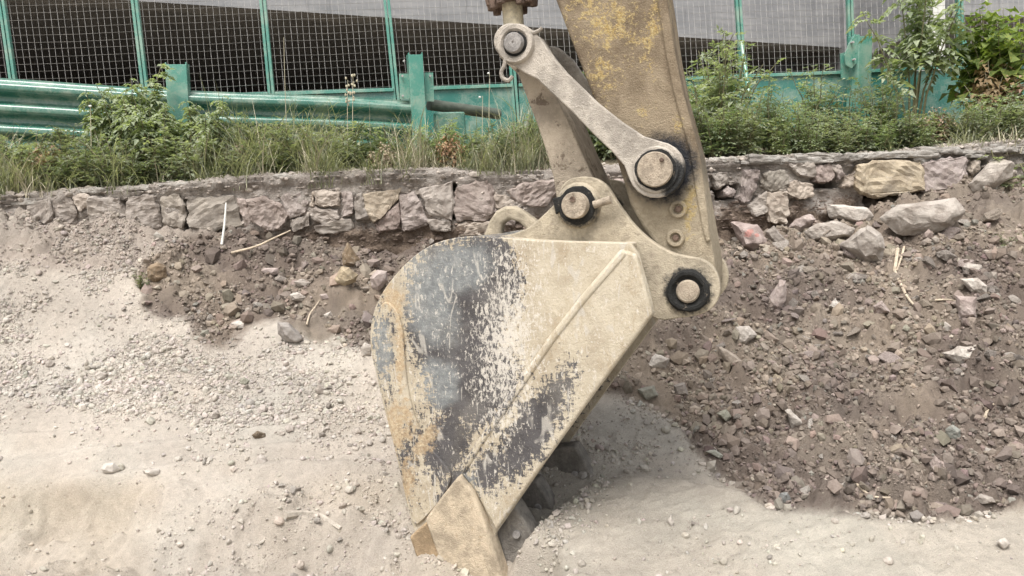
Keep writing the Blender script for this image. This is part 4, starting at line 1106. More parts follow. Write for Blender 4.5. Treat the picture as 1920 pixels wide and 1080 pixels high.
for brown, cnt in ((True, 182), (False, 114)):
    S = scatter(cnt, brown)
    Z = height(S[:, 0], S[:, 1])
    for i in range(cnt):
        o = link('loose_stone', shapes[i % len(shapes)])
        r = random.uniform(0.016, 0.034) * (1.2 if brown else 0.8)
        o.location = (S[i, 0], S[i, 1], Z[i] + r * 0.25)
        o.scale = (r * random.uniform(0.9, 1.4), r, r)
        o.rotation_euler = (random.uniform(-0.5, 0.5), random.uniform(-0.5, 0.5), random.uniform(0, 6.28))
        g = random.choice([LG, PK, WH, LG, TAN]) if brown else random.choice([WH, LG, WH])
        v = random.uniform(0.8, 1.1); o.color = (*[q * v for q in g], 1)
        if brown: lab_ = {LG: 'small grey stone lying on the brown rubble slope', PK: 'small pinkish stone lying on the brown rubble slope', WH: 'small pale stone lying on the brown rubble slope', TAN: 'small tan stone lying on the brown rubble slope'}[g]
        else: lab_ = {WH: 'small cream pebble lying on the dusty pale gravel', LG: 'small grey pebble lying on the dusty pale gravel'}[g]
        tag(o, lab_, 'stone', lab_.replace('stone lying', 'stones').replace('pebble lying', 'pebbles'))

# jagged rubble slumped from the wall on the right
def jag(seed):
    rg = np.random.default_rng(seed); P = rg.normal(0, 1, (11, 3)); P /= np.linalg.norm(P, axis=1)[:, None]
    return from_bm('rubble_stone', rock_bm(P * np.array([1.25, 0.85, 0.7]), 2, 0.16, seed, 0.7), M_STONE)
jags = [jag(1200 + i) for i in range(9)]
nj = 0
while nj < 46:
    px_, py_ = random.uniform(1345, 1915), random.uniform(405, 700)
    if random.random() < (py_ - 405) / 420: continue
    h = ground_hit(px_, py_); r = random.uniform(0.03, 0.085) * (1.15 if py_ < 520 else 0.75)
    o = link('rubble_stone', jags[nj % 9]); o.location = (h[0], h[1], h[2] + r * 0.12)
    o.scale = (r * random.uniform(0.9, 1.3), r, r); o.rotation_euler = (random.uniform(-0.6, 0.6), random.uniform(-0.6, 0.6), random.uniform(0, 6.28))
    g = random.choice([LG, PK, TAN, DK]); v = random.uniform(0.75, 1.05); o.color = (*[q * v for q in g], 1)
    nm_ = {LG: 'grey', PK: 'pinkish', TAN: 'tan', DK: 'dark grey'}[g]
    tag(o, nm_ + ' jagged lump of rubble slumped below the right wall', 'rubble', nm_ + ' rubble below the right wall')
    nj += 1

# gravel: too many to count
def gravel(name, n, brown, rmin, rmax, label_kind, col_fn, seed, pw=2.2, sub=1):
    rg = np.random.default_rng(seed)
    S = scatter(n, brown); n = len(S)
    Z = height(S[:, 0], S[:, 1])
    bases = []
    for i in range(12):
        bm = bmesh.new(); bmesh.ops.create_icosphere(bm, subdivisions=sub, radius=1.0)
        v = np.array([q.co for q in bm.verts]); f = np.array([[q.index for q in p.verts] for p in bm.faces]); bm.free()
        v = v * (rg.uniform(0.55, 1.2, (len(v), 1)) if sub == 1 else (0.9 + 0.75 * fbm(v[:, 0] + 3 * i, v[:, 1] + v[:, 2] * 1.3, 1.1, 3, seed + i, 0.6))[:, None] * rg.uniform(0.92, 1.06, (len(v), 1))) * np.array([1, rg.uniform(0.6, 1), rg.uniform(0.5, 0.85)])
        bases.append(v)
    bases = np.array(bases)
    r = rmin * (1 - rg.uniform(0, 1, n) * (1 - (rmin / rmax) ** pw)) ** (-1 / pw)
    B = bases[rg.integers(0, 12, n)] * r[:, None, None]
    q = rg.normal(0, 1, (n, 4)); q[:, 1:3] *= 0.5; q /= np.linalg.norm(q, axis=1)[:, None]
    w_, x_, y_, z_ = q.T
    Rm = np.stack([1 - 2 * (y_ * y_ + z_ * z_), 2 * (x_ * y_ - z_ * w_), 2 * (x_ * z_ + y_ * w_), 2 * (x_ * y_ + z_ * w_), 1 - 2 * (x_ * x_ + z_ * z_), 2 * (y_ * z_ - x_ * w_),
                   2 * (x_ * z_ - y_ * w_), 2 * (y_ * z_ + x_ * w_), 1 - 2 * (x_ * x_ + y_ * y_)], -1).reshape(n, 3, 3)
    V = np.einsum('nij,nkj->nki', Rm, B) + np.stack([S[:, 0], S[:, 1], Z + r * 0.2], -1)[:, None, :]
    k = V.shape[1]
    T = (f[None] + (np.arange(n) * k)[:, None, None]).reshape(-1, 3)
    C = np.repeat(col_fn(S[:, 0], S[:, 1], Z, rg, n), k, axis=0)
    o = link(name, mesh_tris(name, V.reshape(-1, 3), T, M_PEB, C))
    tag(o, label_kind[0], label_kind[1], kind='stuff')
def col_pale(x, y, z, rg, n):
    g = ground_col(x, y, z)
    return np.clip(g * rg.uniform(0.82, 1.14, (n, 1)) * (1 + rg.normal(0, 0.02, (n, 3))), 0.05, 0.7)
def col_clod(x, y, z, rg, n):
    return ground_col(x, y, z) * rg.uniform(0.8, 1.4, (n, 1)) * (1 + rg.normal(0, 0.03, (n, 3)))
def col_brown(x, y, z, rg, n):
    g = ground_col(x, y, z)
    t = (rg.uniform(0, 1, (n, 1)) < 0.13)
    pal = np.array([[0.36, 0.32, 0.28], [0.33, 0.27, 0.245], [0.40, 0.36, 0.30], [0.27, 0.26, 0.23]])[rg.integers(0, 4, n)]
    return np.where(t, pal * rg.uniform(0.7, 1.1, (n, 1)), g * rg.uniform(0.75, 1.5, (n, 1)))
gravel('gravel', 38000, False, 0.0038, 0.026, ('pale crushed gravel strewn over the dusty ground', 'gravel'), col_pale, 11, 2.5)
gravel('rubble', 40000, True, 0.0048, 0.045, ('brown earth clods and rubble covering the slope', 'rubble'), col_brown, 12, 2.0)

gravel('earth_clods', 9000, True, 0.013, 0.075, ('lumpy brown earth clods broken over the slope', 'clods'), col_clod, 13, 2.4, 1)
gravel('pale_clods', 2200, False, 0.010, 0.034, ('pale crumbly lumps of dry soil on the dusty ground', 'clods'), col_pale, 14, 2.6, 2)
gravel('heaped_crumbs', 1500, 'tip', 0.005, 0.030, ('crumbled sand pushed up round the bucket tip', 'sand'), col_pale, 15, 2.0, 1)

# ================================================================== sticks and roots
def stick(name, pts, rad, label, mat=M_WOOD, lift=0.012, free=False):
    W = []
    if free:
        h = ground_hit(*pts[0]); y0 = h[1]
        W = [at_y(x, y, y0 - 0.02) for x, y in pts]
    else:
        for x, y in pts:
            p = ground_hit(x, y); W.append(p + np.array([0, -0.01, lift]))
    W = cr(W, 4)
    base = np.array(W[0]); m = len(W)
    o = tube(name, [np.array(p) - base for p in W], [rad * (1 - 0.5 * i / m) for i in range(m)], mat, None, 7)
    o.location = base
    tag(o, label, 'stick')
    return o
root = stick('dry_root', [(1682, 470), (1678, 500), (1677, 512), (1690, 540), (1700, 560), (1714, 577)], 0.013, 'forked pale dry root on the brown slope below the big boulder')
fork = stick('root_fork', [(1694, 466), (1688, 488), (1680, 510)], 0.009, 'short upper fork of the pale dry root')
fork.location = fork.location - root.location; fork.parent = root
for k_ in ('label', 'category'): del fork[k_]
stick('dry_root', [(1752, 566), (1772, 565), (1790, 567)], 0.007, 'thin straight twig beside the squarish pinkish rock')
stick('white_strip', [(416, 458), (421, 420), (424, 380)], 0.010, 'white plastic strip standing against the wall stones', M_FLOWER, free=True)
stick('dry_root', [(434, 474), (480, 462), (510, 448), (545, 432)], 0.009, 'long thin branch lying below the wall', free=True)
stick('dry_root', [(546, 448), (545, 455), (552, 461), (560, 463)], 0.009, 'short curved pale root end near the wall foot', free=True)
stick('dry_root', [(576, 612), (582, 592), (592, 578), (600, 566)], 0.006, 'curved twig above the grey wedge boulder')
stick('dry_root', [(1845, 785), (1850, 772), (1862, 760)], 0.009, 'curved bark piece on the lower brown slope')
stick('dry_root', [(1600, 905), (1620, 925), (1640, 935), (1668, 936)], 0.007, 'thin root lying near the berm crest')
stick('buried_pole', [(535, 965), (565, 962), (600, 966), (640, 990)], 0.020, 'sand covered pole half buried left of the bucket teeth', mat_flat('dusty_pole', (0.40, 0.36, 0.31), 0.95, 0, 0.3, 40, 0.5, 0.1), 0.0)

# ================================================================== guardrail
GR = VPlane(0, 6.5, 770, 7.25)
GE = empty('guardrail', GR.pt(GR.L * 0.5, 2.0))
tag(GE, 'green three wave steel guardrail on box posts above the wall', 'guardrail')
go = np.array(GE.location)
GCOL = (0.034, 0.140, 0.106, 1); GCOL2 = (0.065, 0.235, 0.187, 1); GCOL3 = (0.030, 0.160, 0.134, 1)
prof = []
NP = 40
for i in range(NP + 1):
    t = i / NP
    dz = -t * 0.50
    ph = t * 3 * 2 * math.pi
    a = 0.5 - 0.5 * math.cos(ph)
    a = smooth(0.12, 0.88, a)
    prof.append((0.10 * float(a), dz))
def beam(p0, p1, name, parent, sag=0.0, n=24):
    a = GR.lz(*p0); b = GR.lz(*p1)
    V, Fc = [], []
    for th in (0.0, -0.004):
        for k in range(n + 1):
            t = k / n; l_ = a[0] + (b[0] - a[0]) * t; z_ = a[1] + (b[1] - a[1]) * t - sag * t * t + 0.01 * math.sin(t * 9)
            for off, dz in prof:
                V.append(GR.pt(l_, z_ + dz, off + th) - go)
    q = NP + 1; half = (n + 1) * q
    for k in range(n):
        for i in range(NP):
            f_ = (k * q + i, (k + 1) * q + i, (k + 1) * q + i + 1, k * q + i + 1)
            Fc.append(f_[::-1]); Fc.append(tuple(x + half for x in f_))
    for k in range(n):
        for i in (0, NP): Fc.append((k * q + i, (k + 1) * q + i, (k + 1) * q + i + half, k * q + i + half))
    for k in (0, n):
        for i in range(NP): Fc.append((k * q + i, k * q + i + 1, k * q + i + 1 + half, k * q + i + half))
    o = link(name, mesh(name, V, Fc, M_GREEN, sharp=60), parent)
    o.color = GCOL
    return o
beam((-260, 134), (772, 190), 'rail_beam', GE)

def boxm(name, o0, ex, ey, ez, mat, parent, bevel=0.003):
    """box from a corner and three edge vectors"""
    o0, ex, ey, ez = map(lambda v: np.asarray(v, float), (o0, ex, ey, ez))
    V = [o0, o0 + ex, o0 + ex + ey, o0 + ey]; V += [v + ez for v in V]
    bm = bmesh.new(); vs = [bm.verts.new(v) for v in V]
    for f in ((0, 3, 2, 1), (4, 5, 6, 7), (0, 1, 5, 4), (1, 2, 6, 5), (2, 3, 7, 6), (3, 0, 4, 7)): bm.faces.new([vs[i] for i in f])
    bmesh.ops.recalc_face_normals(bm, faces=bm.faces)
    if bevel: bmesh.ops.bevel(bm, geom=bm.edges[:], offset=bevel, segments=1, affect='EDGES')
    return link(name, from_bm(name, bm, mat), parent)

def channel_post(px_top, px_bot, width, parent, origin, depth=0.13, off=0.10, colr=GCOL2):
    """C-section post: web towards the camera, two flanges running back, open top"""
    a = GR.lz(*px_top, off); b = GR.lz(*px_bot, off)
    top = GR.pt(*a, off); bot = GR.pt(*b, off)
    ez = top - bot; dirz = ez / np.linalg.norm(ez)
    bot = bot - dirz * 0.45; ez = top - bot
    t = GR.t; n = GR.n
    hw = width / 2
    parts = []
    parts.append(boxm('post_web', bot - t * hw - origin - n * 0.0, t * width, -n * 0.008, ez - dirz * 0.02, M_GREEN, parent))
    for s in (-1, 1):
        c = bot + t * s * (hw - 0.004) - origin
        parts.append(boxm('post_flange', c - t * 0.005 - n * 0.008, t * 0.010, -n * depth, ez, M_GREEN, parent))
    parts.append(boxm('post_back', bot - t * hw - origin - n * (depth + 0.010), t * width, -n * 0.006, ez + dirz * 0.008, M_GREEN, parent))
    for p in parts: p.color = colr
    return top, bot, dirz
def bracket(px_poly, off, parent, origin, th=0.012, colr=GCOL2):
    P = [GR.px(x, y, off) - origin for x, y in px_poly]
    n = len(P); V = P + [p - GR.n * th for p in P]
    bm = bmesh.new(); vs = [bm.verts.new(v) for v in V]
    bm.faces.new(vs[:n]); bm.faces.new(vs[n:][::-1])
    for i in range(n): bm.faces.new([vs[i], vs[i + n], vs[(i + 1) % n + n], vs[(i + 1) % n]])
    bmesh.ops.recalc_face_normals(bm, faces=bm.faces)
    o = link('bracket', from_bm('bracket', bm, M_GREEN), parent); o.color = colr
    return o
channel_post((329, 116), (336, 235), 0.165, GE, go, 0.15, 0.12)
channel_post((779, 98), (787, 238), 0.125, GE, go, 0.16, 0.14)
bracket([(748, 138), (768, 138), (768, 186), (750, 186)], 0.06, GE, go)
bracket([(796, 136), (812, 136), (814, 190), (796, 190)], 0.06, GE, go)
for x, y in ((754, 143), (755, 180), (806, 143), (757, 115)):
    p = GR.px(x, y, 0.07) - go
    tube('bolt', [p, p + GR.n * 0.025], 0.010, M_WIRE, GE, 6)
# detached pieces
def standalone(name, label, cat, px, off=0.0):
    p = GR.px(*px, off); e = empty(name, p); tag(e, label, cat); return e, np.array(e.location)
PE_, po = standalone('guardrail_post', 'lone green channel post with bolted bracket rising from the weeds', 'post', (1615, 200), -0.25)
GR2 = GR
class _off: pass
channel_post((1624, 64), (1620, 190), 0.155, PE_, po, 0.16, 0.0, GCOL2)
bracket([(1592, 82), (1604, 64), (1612, 66), (1612, 112), (1597, 128), (1586, 122), (1584, 104)], -0.03, PE_, po, 0.014)
bracket([(1576, 100), (1592, 96), (1592, 150), (1578, 146)], -0.09, PE_, po, 0.012)
for x, y in ((1597, 80), (1600, 112)):
    p = GR.px(x, y, -0.02) - po; tube('bolt', [p - GR.n * 0.03, p + GR.n * 0.03], 0.011, M_WIRE, PE_, 6)
a = GR.px(804, 196, -0.08); b = GR.px(935, 214, -0.35)
o = tube('pipe', [(0, 0, 0), tuple((b - a) * 0.5), tuple(b - a)], 0.052, M_PIPE, None, 16); o.location = a
tag(o, 'dark pipe lying beside the broken guardrail end', 'pipe')
p = GR.px(846, 250, 0.03)
o = boxm('spacer_block', (-0.14, 0, -0.35), GR.t * 0.28, -GR.n * 0.10, (0, 0, 0.545), M_GREEN, None, 0.012); o.location = p; o.color = GCOL
tag(o, 'green steel block in the grass right of the guardrail post', 'block')

# ================================================================== mesh fence
FE = VPlane(0, 8.0, 1920, 8.9)
FO = empty('mesh_fence', FE.pt(FE.L / 2, 2.3))
tag(FO, 'green framed wire mesh fence with sheet metal base along the road', 'fence')
fo = np.array(FO.location)
posts_px = [((-232, 10), (-212, 150)), ((5, 10), (25, 148)), ((253, 0), (272, 160)), ((493, 0), (509, 172)), ((725, 0), (743, 180)), ((950, 0), (964, 170)), ((1172, 0), (1182, 150)),
            ((1383, 0), (1392, 135)), ((1592, 0), (1597, 150)), ((1798, 0), (1803, 190)), ((1998, 0), (2001, 190))]
ZT, ZB = 3.86, 2.10
lines = []
for (a, b) in posts_px:
    la, za = FE.lz(*a); lb, zb_ = FE.lz(*b)
    k = (lb - la) / (zb_ - za)
    lines.append((la + k * (ZT - za), la + k * (ZB - za)))
for lt, lb in lines:
    for s, wd in ((-1, 0.028), (1, 0.028)):
        o = boxm('post', FE.pt(lb + s * 0.0185 - wd / 2, ZB, 0.03) - fo, FE.t * wd, -FE.n * 0.05, FE.pt(lt + s * 0.0185, ZT, 0.03) - FE.pt(lb + s * 0.0185, ZB, 0.03), M_GREEN, FO)
        o.color = GCOL2
def at_fence(k, z):  # along position of the k-th post at height z
    lt, lb = lines[k]; return lb + (lt - lb) * (z - ZB) / (ZT - ZB)
for k in range(len(lines) - 1):
    a = FE.pt(at_fence(k, ZT) + 0.03, ZT, 0.024); b = FE.pt(at_fence(k + 1, ZT) - 0.03, ZT, 0.024)
    o = boxm('top_rail', a - fo, b - a, -FE.n * 0.035, (0, 0, -0.045), M_GREEN, FO); o.color = GCOL2
    # sheet metal base, its top edge as seen
    zb0 = 2.82; zb1 = 2.82
    V, Fc = [], []
    def bar(p, q, r=0.0019):
        d = q - p; d = d / np.linalg.norm(d); e = np.cross(d, FE.n); i0 = len(V)
        for c in (p, q):
            for an in (0, 2.094, 4.189): V.append(c + r * (e * math.cos(an) + FE.n * math.sin(an)) - fo)
        for i in range(3): Fc.append((i0 + i, i0 + (i + 1) % 3, i0 + 3 + (i + 1) % 3, i0 + 3 + i))
    wob = [random.uniform(-0.01, 0.01) for _ in range(4)]
    nv = 20
    for i in range(1, nv):
        t = i / nv
        pt_ = FE.pt(at_fence(k, ZT - 0.03) * (1 - t) + at_fence(k + 1, ZT - 0.03) * t, ZT - 0.03)
        pb_ = FE.pt(at_fence(k, ZB + 0.5) * (1 - t) + at_fence(k + 1, ZB + 0.5) * t, ZB + 0.5)
        mid = (pt_ + pb_) / 2 + FE.n * 0.012 * math.sin(t * 3.1) + FE.t * random.uniform(-0.004, 0.004)
        bar(pt_, mid); bar(mid, pb_)
    z_ = ZT - 0.10
    while z_ > ZB + 0.45:
        l0, l1 = at_fence(k, z_) + 0.03, at_fence(k + 1, z_) - 0.03
        mid = FE.pt((l0 + l1) / 2, z_ - 0.008 + random.uniform(-0.006, 0.006), 0.017)
        bar(FE.pt(l0, z_, 0.004), mid); bar(mid, FE.pt(l1, z_, 0.004))
        z_ -= 0.070
    link('wire_panel', mesh('wire_panel', V, Fc, M_WIRE), FO)
    if k >= 3:
        xs = [(743, 166), (964, 158), (1182, 150), (1392, 141), (1597, 133), (1803, 122), (2003, 112)]
    else: xs = [(-212, 196), (25, 190), (272, 184), (509, 175)]
    zz = 2.80
    zt0 = FE.lz(*([p for p in [(-212, 190), (25, 186), (272, 180), (509, 174), (743, 166), (964, 158), (1182, 150), (1392, 141), (1597, 133), (1803, 122), (2003, 112)]][k]))[1]
    zt1 = FE.lz(*([p for p in [(-212, 190), (25, 186), (272, 180), (509, 174), (743, 166), (964, 158), (1182, 150), (1392, 141), (1597, 133), (1803, 122), (2003, 112)]][k + 1]))[1]
    a = FE.pt(at_fence(k, 2.4) + 0.034, ZB - 0.1, 0.026); b = FE.pt(at_fence(k + 1, 2.4) - 0.034, ZB - 0.1, 0.026)
    zt = min(zt0, zt1)
    o = boxm('base_sheet', a - fo, b - a, -FE.n * 0.004, (0, 0, zt - a[2] - 0.03), M_GREEN, FO, 0); o.color = GCOL3
    a2 = np.array([a[0], a[1], zt0]); b3 = np.array([b[0], b[1], zt1])
    o = boxm('base_rail', a2 + FE.n * 0.028 - fo, b3 - a2, -FE.n * 0.04, (0, 0, -0.035), M_GREEN, FO); o.color = GCOL2
for p0, p1 in (((1805, 68), (1840, 192)), ((1390, 78), (1404, 150))):
    a = FE.px(*p0, 0.06); b = FE.px(*p1, 0.35)
    b = b - np.array([0, 0, 0.15])
    o = tube('brace', [a - fo, b - fo], 0.022, M_GREEN, FO, 10); o.color = GCOL2

# ================================================================== overpass behind the fence
OE = empty('concrete_overpass', (0, 14, 2.3))
tag(OE, 'grey concrete overpass with dark space beneath behind the mesh fence', 'bridge')
oo = np.array(OE.location)
def obox(name, P, mat):  # P: 4 ground-plan points + z0,z1
    pl, z0, z1 = P
    n = len(pl)
    V = [np.array([p[0], p[1], z0]) - oo for p in pl] + [np.array([p[0], p[1], z1]) - oo for p in pl]
    bm = bmesh.new(); vs = [bm.verts.new(v) for v in V]
    bm.faces.new(vs[:n]); bm.faces.new(vs[n:])
    for i in range(n): bm.faces.new([vs[i], vs[(i + 1) % n], vs[(i + 1) % n + n], vs[i + n]])
    bmesh.ops.recalc_face_normals(bm, faces=bm.faces)
    return link(name, from_bm(name, bm, mat), OE)
A = at_y(262, 2, 11.2); zs = A[2]
d = ray(1590, 90); B = CAM + d * ((zs - CAM[2]) / d[2])
dirg = (B - A)[:2]; Lg = np.linalg.norm(dirg); dirg = dirg / Lg
nrm = np.array([-dirg[1], dirg[0]])
if nrm[1] < 0: nrm = -nrm
g0 = A[:2] - dirg * 9; g1 = B[:2] + dirg * 1.2
obox('girder', ([g0, g1, g1 + nrm * 0.5, g0 + nrm * 0.5], zs, zs + 2.6), M_CONC)
obox('deck', ([g0 + nrm * 0.5, g1 + nrm * 0.5, g1 + nrm * 14, g0 + nrm * 14], zs + 0.25, zs + 2.58), M_CONC)
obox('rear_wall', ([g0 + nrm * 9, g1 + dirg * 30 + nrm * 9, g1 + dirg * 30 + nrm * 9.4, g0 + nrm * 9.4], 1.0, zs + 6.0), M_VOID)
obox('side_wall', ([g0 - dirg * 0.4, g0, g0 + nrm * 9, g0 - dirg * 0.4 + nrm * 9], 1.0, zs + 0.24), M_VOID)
# pier and its sloped neighbour at the right
def span(pxa, pxb, y, dpt, z0, z1, name, mat, yb=None):
    a = at_y(pxa, 80, y)[:2]; b = at_y(pxb, 80, yb or y)[:2]
    return obox(name, ([a, b, b + np.array([0.1, dpt]), a + np.array([0.1, dpt])], z0, z1), mat)
span(1584, 1642, B[1] - 0.3, 2.5, 1.5, zs + 2.6, 'pier', M_CONC)
span(1640, 1700, B[1] - 1.0, 2.0, 1.5, at_y(1668, 44, B[1] - 1.0)[2], 'abutment_block', M_CONC)
span(1750, 1772, 12.0, 0.4, 1.8, 6.5, 'pillar', M_CONCW)
span(1690, 1776, 11.8, 0.3, 1.8, at_y(1740, 112, 11.8)[2], 'parapet', M_CONCW)
zr = at_y(1860, 24, 13.0)[2]
span(1796, 2300, 13.0, 9.0, zr, zr + 2.5, 'side_girder', M_CONC, 15)

# ================================================================== vegetation
def rand_dir(rg, tilt):
    a = rg.uniform(0, 2 * math.pi); return np.array([math.cos(a) * tilt, math.sin(a) * tilt, 1.0])

class Leaves:
    def __init__(s): s.V = []; s.T = []; s.n = 0
    def leaf(s, p, d, up, L, W, droop=0.2):
        """pointed leaf: 6 vertices, folded along the midrib"""
        d = d / (np.linalg.norm(d) + 1e-9); side = np.cross(d, up); side /= (np.linalg.norm(side) + 1e-9); nr = np.cross(side, d)
        m1 = p + d * L * 0.4 + nr * L * 0.03; tip = p + d * L - np.array([0, 0, L * droop])
        a = p + d * L * 0.38 + side * W * 0.5 + nr * W * 0.14; b = p + d * L * 0.38 - side * W * 0.5 + nr * W * 0.14
        i = s.n
        s.V += [p, a, m1, b, tip]; s.T += [(i, i + 2, i + 1), (i, i + 3, i + 2), (i + 1, i + 2, i + 4), (i + 2, i + 3, i + 4)]
        s.n += 5
    def mesh(s, name, mat):
        return mesh_tris(name, np.array(s.V), np.array(s.T), mat)

def stems_mesh(name, stems, mat, n=5):
    V, T = [], []
    for pts, r0, r1 in stems:
        m = len(pts); i0 = len(V)
        for j, p in enumerate(pts):
            t = pts[min(j + 1, m - 1)] - pts[max(j - 1, 0)]; t = t / (np.linalg.norm(t) + 1e-9)
            e1 = np.cross(t, np.array([0.3, 0.9, 0.1])); e1 /= np.linalg.norm(e1); e2 = np.cross(t, e1)
            r = r0 + (r1 - r0) * j / (m - 1)
            for k in range(n):
                q = 2 * math.pi * k / n; V.append(p + r * (e1 * math.cos(q) + e2 * math.sin(q)))
        for j in range(m - 1):
            for k in range(n):
                a, b = i0 + j * n + k, i0 + j * n + (k + 1) % n
                T.append((a, b, b + n, a + n))
    return mesh_tris(name, np.array(V), np.array(T), mat, None, True)

def weed_shapes(seed, h, spread, nst, leaf_l, leaflets, lw=0.22, density=1.0, droop=0.25, basal=0.1):
    """upright bushy weed; compound leaves of narrow leaflets"""
    rg = np.random.default_rng(seed); L = Leaves(); ST = []
    for k in range(nst):
        a = rg.uniform(0, 6.283); lean = spread * rg.uniform(0.2, 1.0)
        hh = h * rg.uniform(0.6, 1.0); m = 9
        base = np.array([math.cos(a), math.sin(a), 0]) * rg.uniform(0, 0.06)
        pts = [base + np.array([math.cos(a) * lean * (j / (m - 1)) ** 1.3, math.sin(a) * lean * (j / (m - 1)) ** 1.3, hh * (j / (m - 1)) ** 0.95]) + rg.normal(0, 0.008, 3) * (j > 0) for j in range(m)]
        ST.append((pts, 0.006 + 0.004 * h, 0.002))
        nl_ = int(26 * density * hh / 0.5)
        for i in range(nl_):
            t = basal + (1 - basal) * (i + rg.uniform(0, 1)) / nl_
            f_ = t * (m - 1); j = min(int(f_), m - 2); p = pts[j] + (pts[j + 1] - pts[j]) * (f_ - j)
            az = rg.uniform(0, 6.283); el = rg.uniform(-0.2, 0.9)
            d = np.array([math.cos(az) * math.cos(el), math.sin(az) * math.cos(el), math.sin(el)])
            ll = leaf_l * rg.uniform(0.6, 1.15) * (1.15 - 0.55 * t)
            for q in range(leaflets):
                s = (q + 1) / leaflets
                pp = p + d * ll * s * 0.75 - np.array([0, 0, droop * ll * s * s])
                sidev = np.cross(d, np.array([0, 0, 1.0])); sidev /= (np.linalg.norm(sidev) + 1e-9)
                sg = 1 if q % 2 else -1
                dd = d * (0.7 if q < leaflets - 1 else 1) + sidev * sg * (0.9 if q < leaflets - 1 else 0) - np.array([0, 0, droop * 0.8 * s])
                L.leaf(pp, dd + rg.normal(0, 0.12, 3), np.array([0, 0, 1.0]) + rg.normal(0, 0.3, 3), ll * rg.uniform(0.34, 0.5), ll * lw * rg.uniform(0.7, 1.1), droop * 0.6)
    return L, ST

protos = {}
def proto(key, *args, leafmat=None, stemmat=None, **kw):
    L, ST = weed_shapes(*args, **kw)
    protos[key] = (L.mesh('foliage', leafmat), stems_mesh('stem', ST, stemmat or M_STEM))
for i in range(4):
    proto(('bush', i), 40 + i, 0.66, 0.30, 12, 0.17, 5, leafmat=M_LEAF, lw=0.22, density=0.72)
for i in range(3):
    proto(('low', i), 60 + i, 0.40, 0.26, 11, 0.15, 5, leafmat=M_LEAF, lw=0.24, density=1.15)
for i in range(2):
    proto(('tall', i), 70 + i, 0.80, 0.20, 6, 0.17, 9, leafmat=M_LEAF2, lw=0.26, density=0.8, droop=0.55, basal=0.25)
proto(('sprig', 0), 80, 0.16, 0.14, 6, 0.06, 5, leafmat=M_LEAF, lw=0.3, density=1.6)
proto(('vine', 0), 85, 1.15, 0.42, 11, 0.30, 3, leafmat=M_LEAF3, lw=0.62, density=0.42, droop=0.6, basal=0.42)
proto(('sapling', 0), 86, 2.0, 0.62, 8, 0.34, 9, leafmat=M_LEAF2, lw=0.24, density=0.27, droop=0.55, basal=0.38)
proto(('dead', 0), 87, 0.75, 0.25, 9, 0.20, 3, leafmat=M_DEAD, lw=0.45, density=0.8, droop=0.9, basal=0.3, stemmat=M_STRAW)

def plant(key, x, y, label, cat, name, group=None, sc=1.0, z=None, szz=1.0):
    zz = terr_z(x, y) if z is None else z
    e = empty(name, (x, y, zz - 0.01), random.uniform(0, 6.28)); e.scale = (sc, sc, sc * szz)
    f, s = protos[key]
    link('foliage', f, e); link('stem', s, e)
    tag(e, label, cat, group)
    return e
def tpos(px, t):     # terrace position below pixel column px, t metres behind the wall face
    d = ray(px, 300); s = (WALL.a - CAM) @ WALL.n / (d @ WALL.n)
    p = CAM + d * s
    k = (p[1] + t) / p[1]
    return p[0] * k, p[1] * k

gB = 'bushy weeds behind the right part of the wall'
lab_b = 'bushy green weed in the thicket between wall and fence base'
for i, (px, t, sc, ky) in enumerate([(1318, 0.30, 0.9, 0), (1345, 0.75, 1.3, 1), (1362, 1.2, 1.45, 2), (1385, 0.25, 0.85, 3), (1420, 0.8, 0.95, 0), (1440, 0.28, 0.85, 1), (1475, 0.6, 0.85, 2), (1500, 0.25, 0.8, 3),
                                     (1530, 0.75, 1.0, 0), (1560, 0.35, 0.85, 1), (1590, 0.7, 0.95, 2), (1620, 0.3, 0.78, 3), (1650, 0.7, 0.85, 0), (1672, 0.4, 0.7, 1), (1310, 1.4, 1.3, 3), (1340, 0.2, 0.75, 2), (1405, 0.15, 0.6, 0), (1465, 0.14, 0.55, 1), (1525, 0.15, 0.55, 2), (1580, 0.16, 0.55, 0)]):
    x, y = tpos(px, t)
    where = 'beside the excavator arm in front of the fence' if px < 1395 else ('on the coping above the fallen boulders' if t < 0.4 else 'in front of the green base sheet') if px < 1565 else 'around the foot of the lone green post'
    size = 'small bushy weed ' if sc < 0.72 else 'tall bushy weed ' if sc > 1.1 else 'bushy green weed '
    plant(('bush', ky), x, y, size + where, 'weed', 'bushy_weed', size.strip() + 's ' + where, sc * random.uniform(0.85, 1.05), szz=random.uniform(0.75, 1.35))
gL = 'low weeds along the top of the wall'
lab_l = 'low leafy weed growing on the edge above the wall'
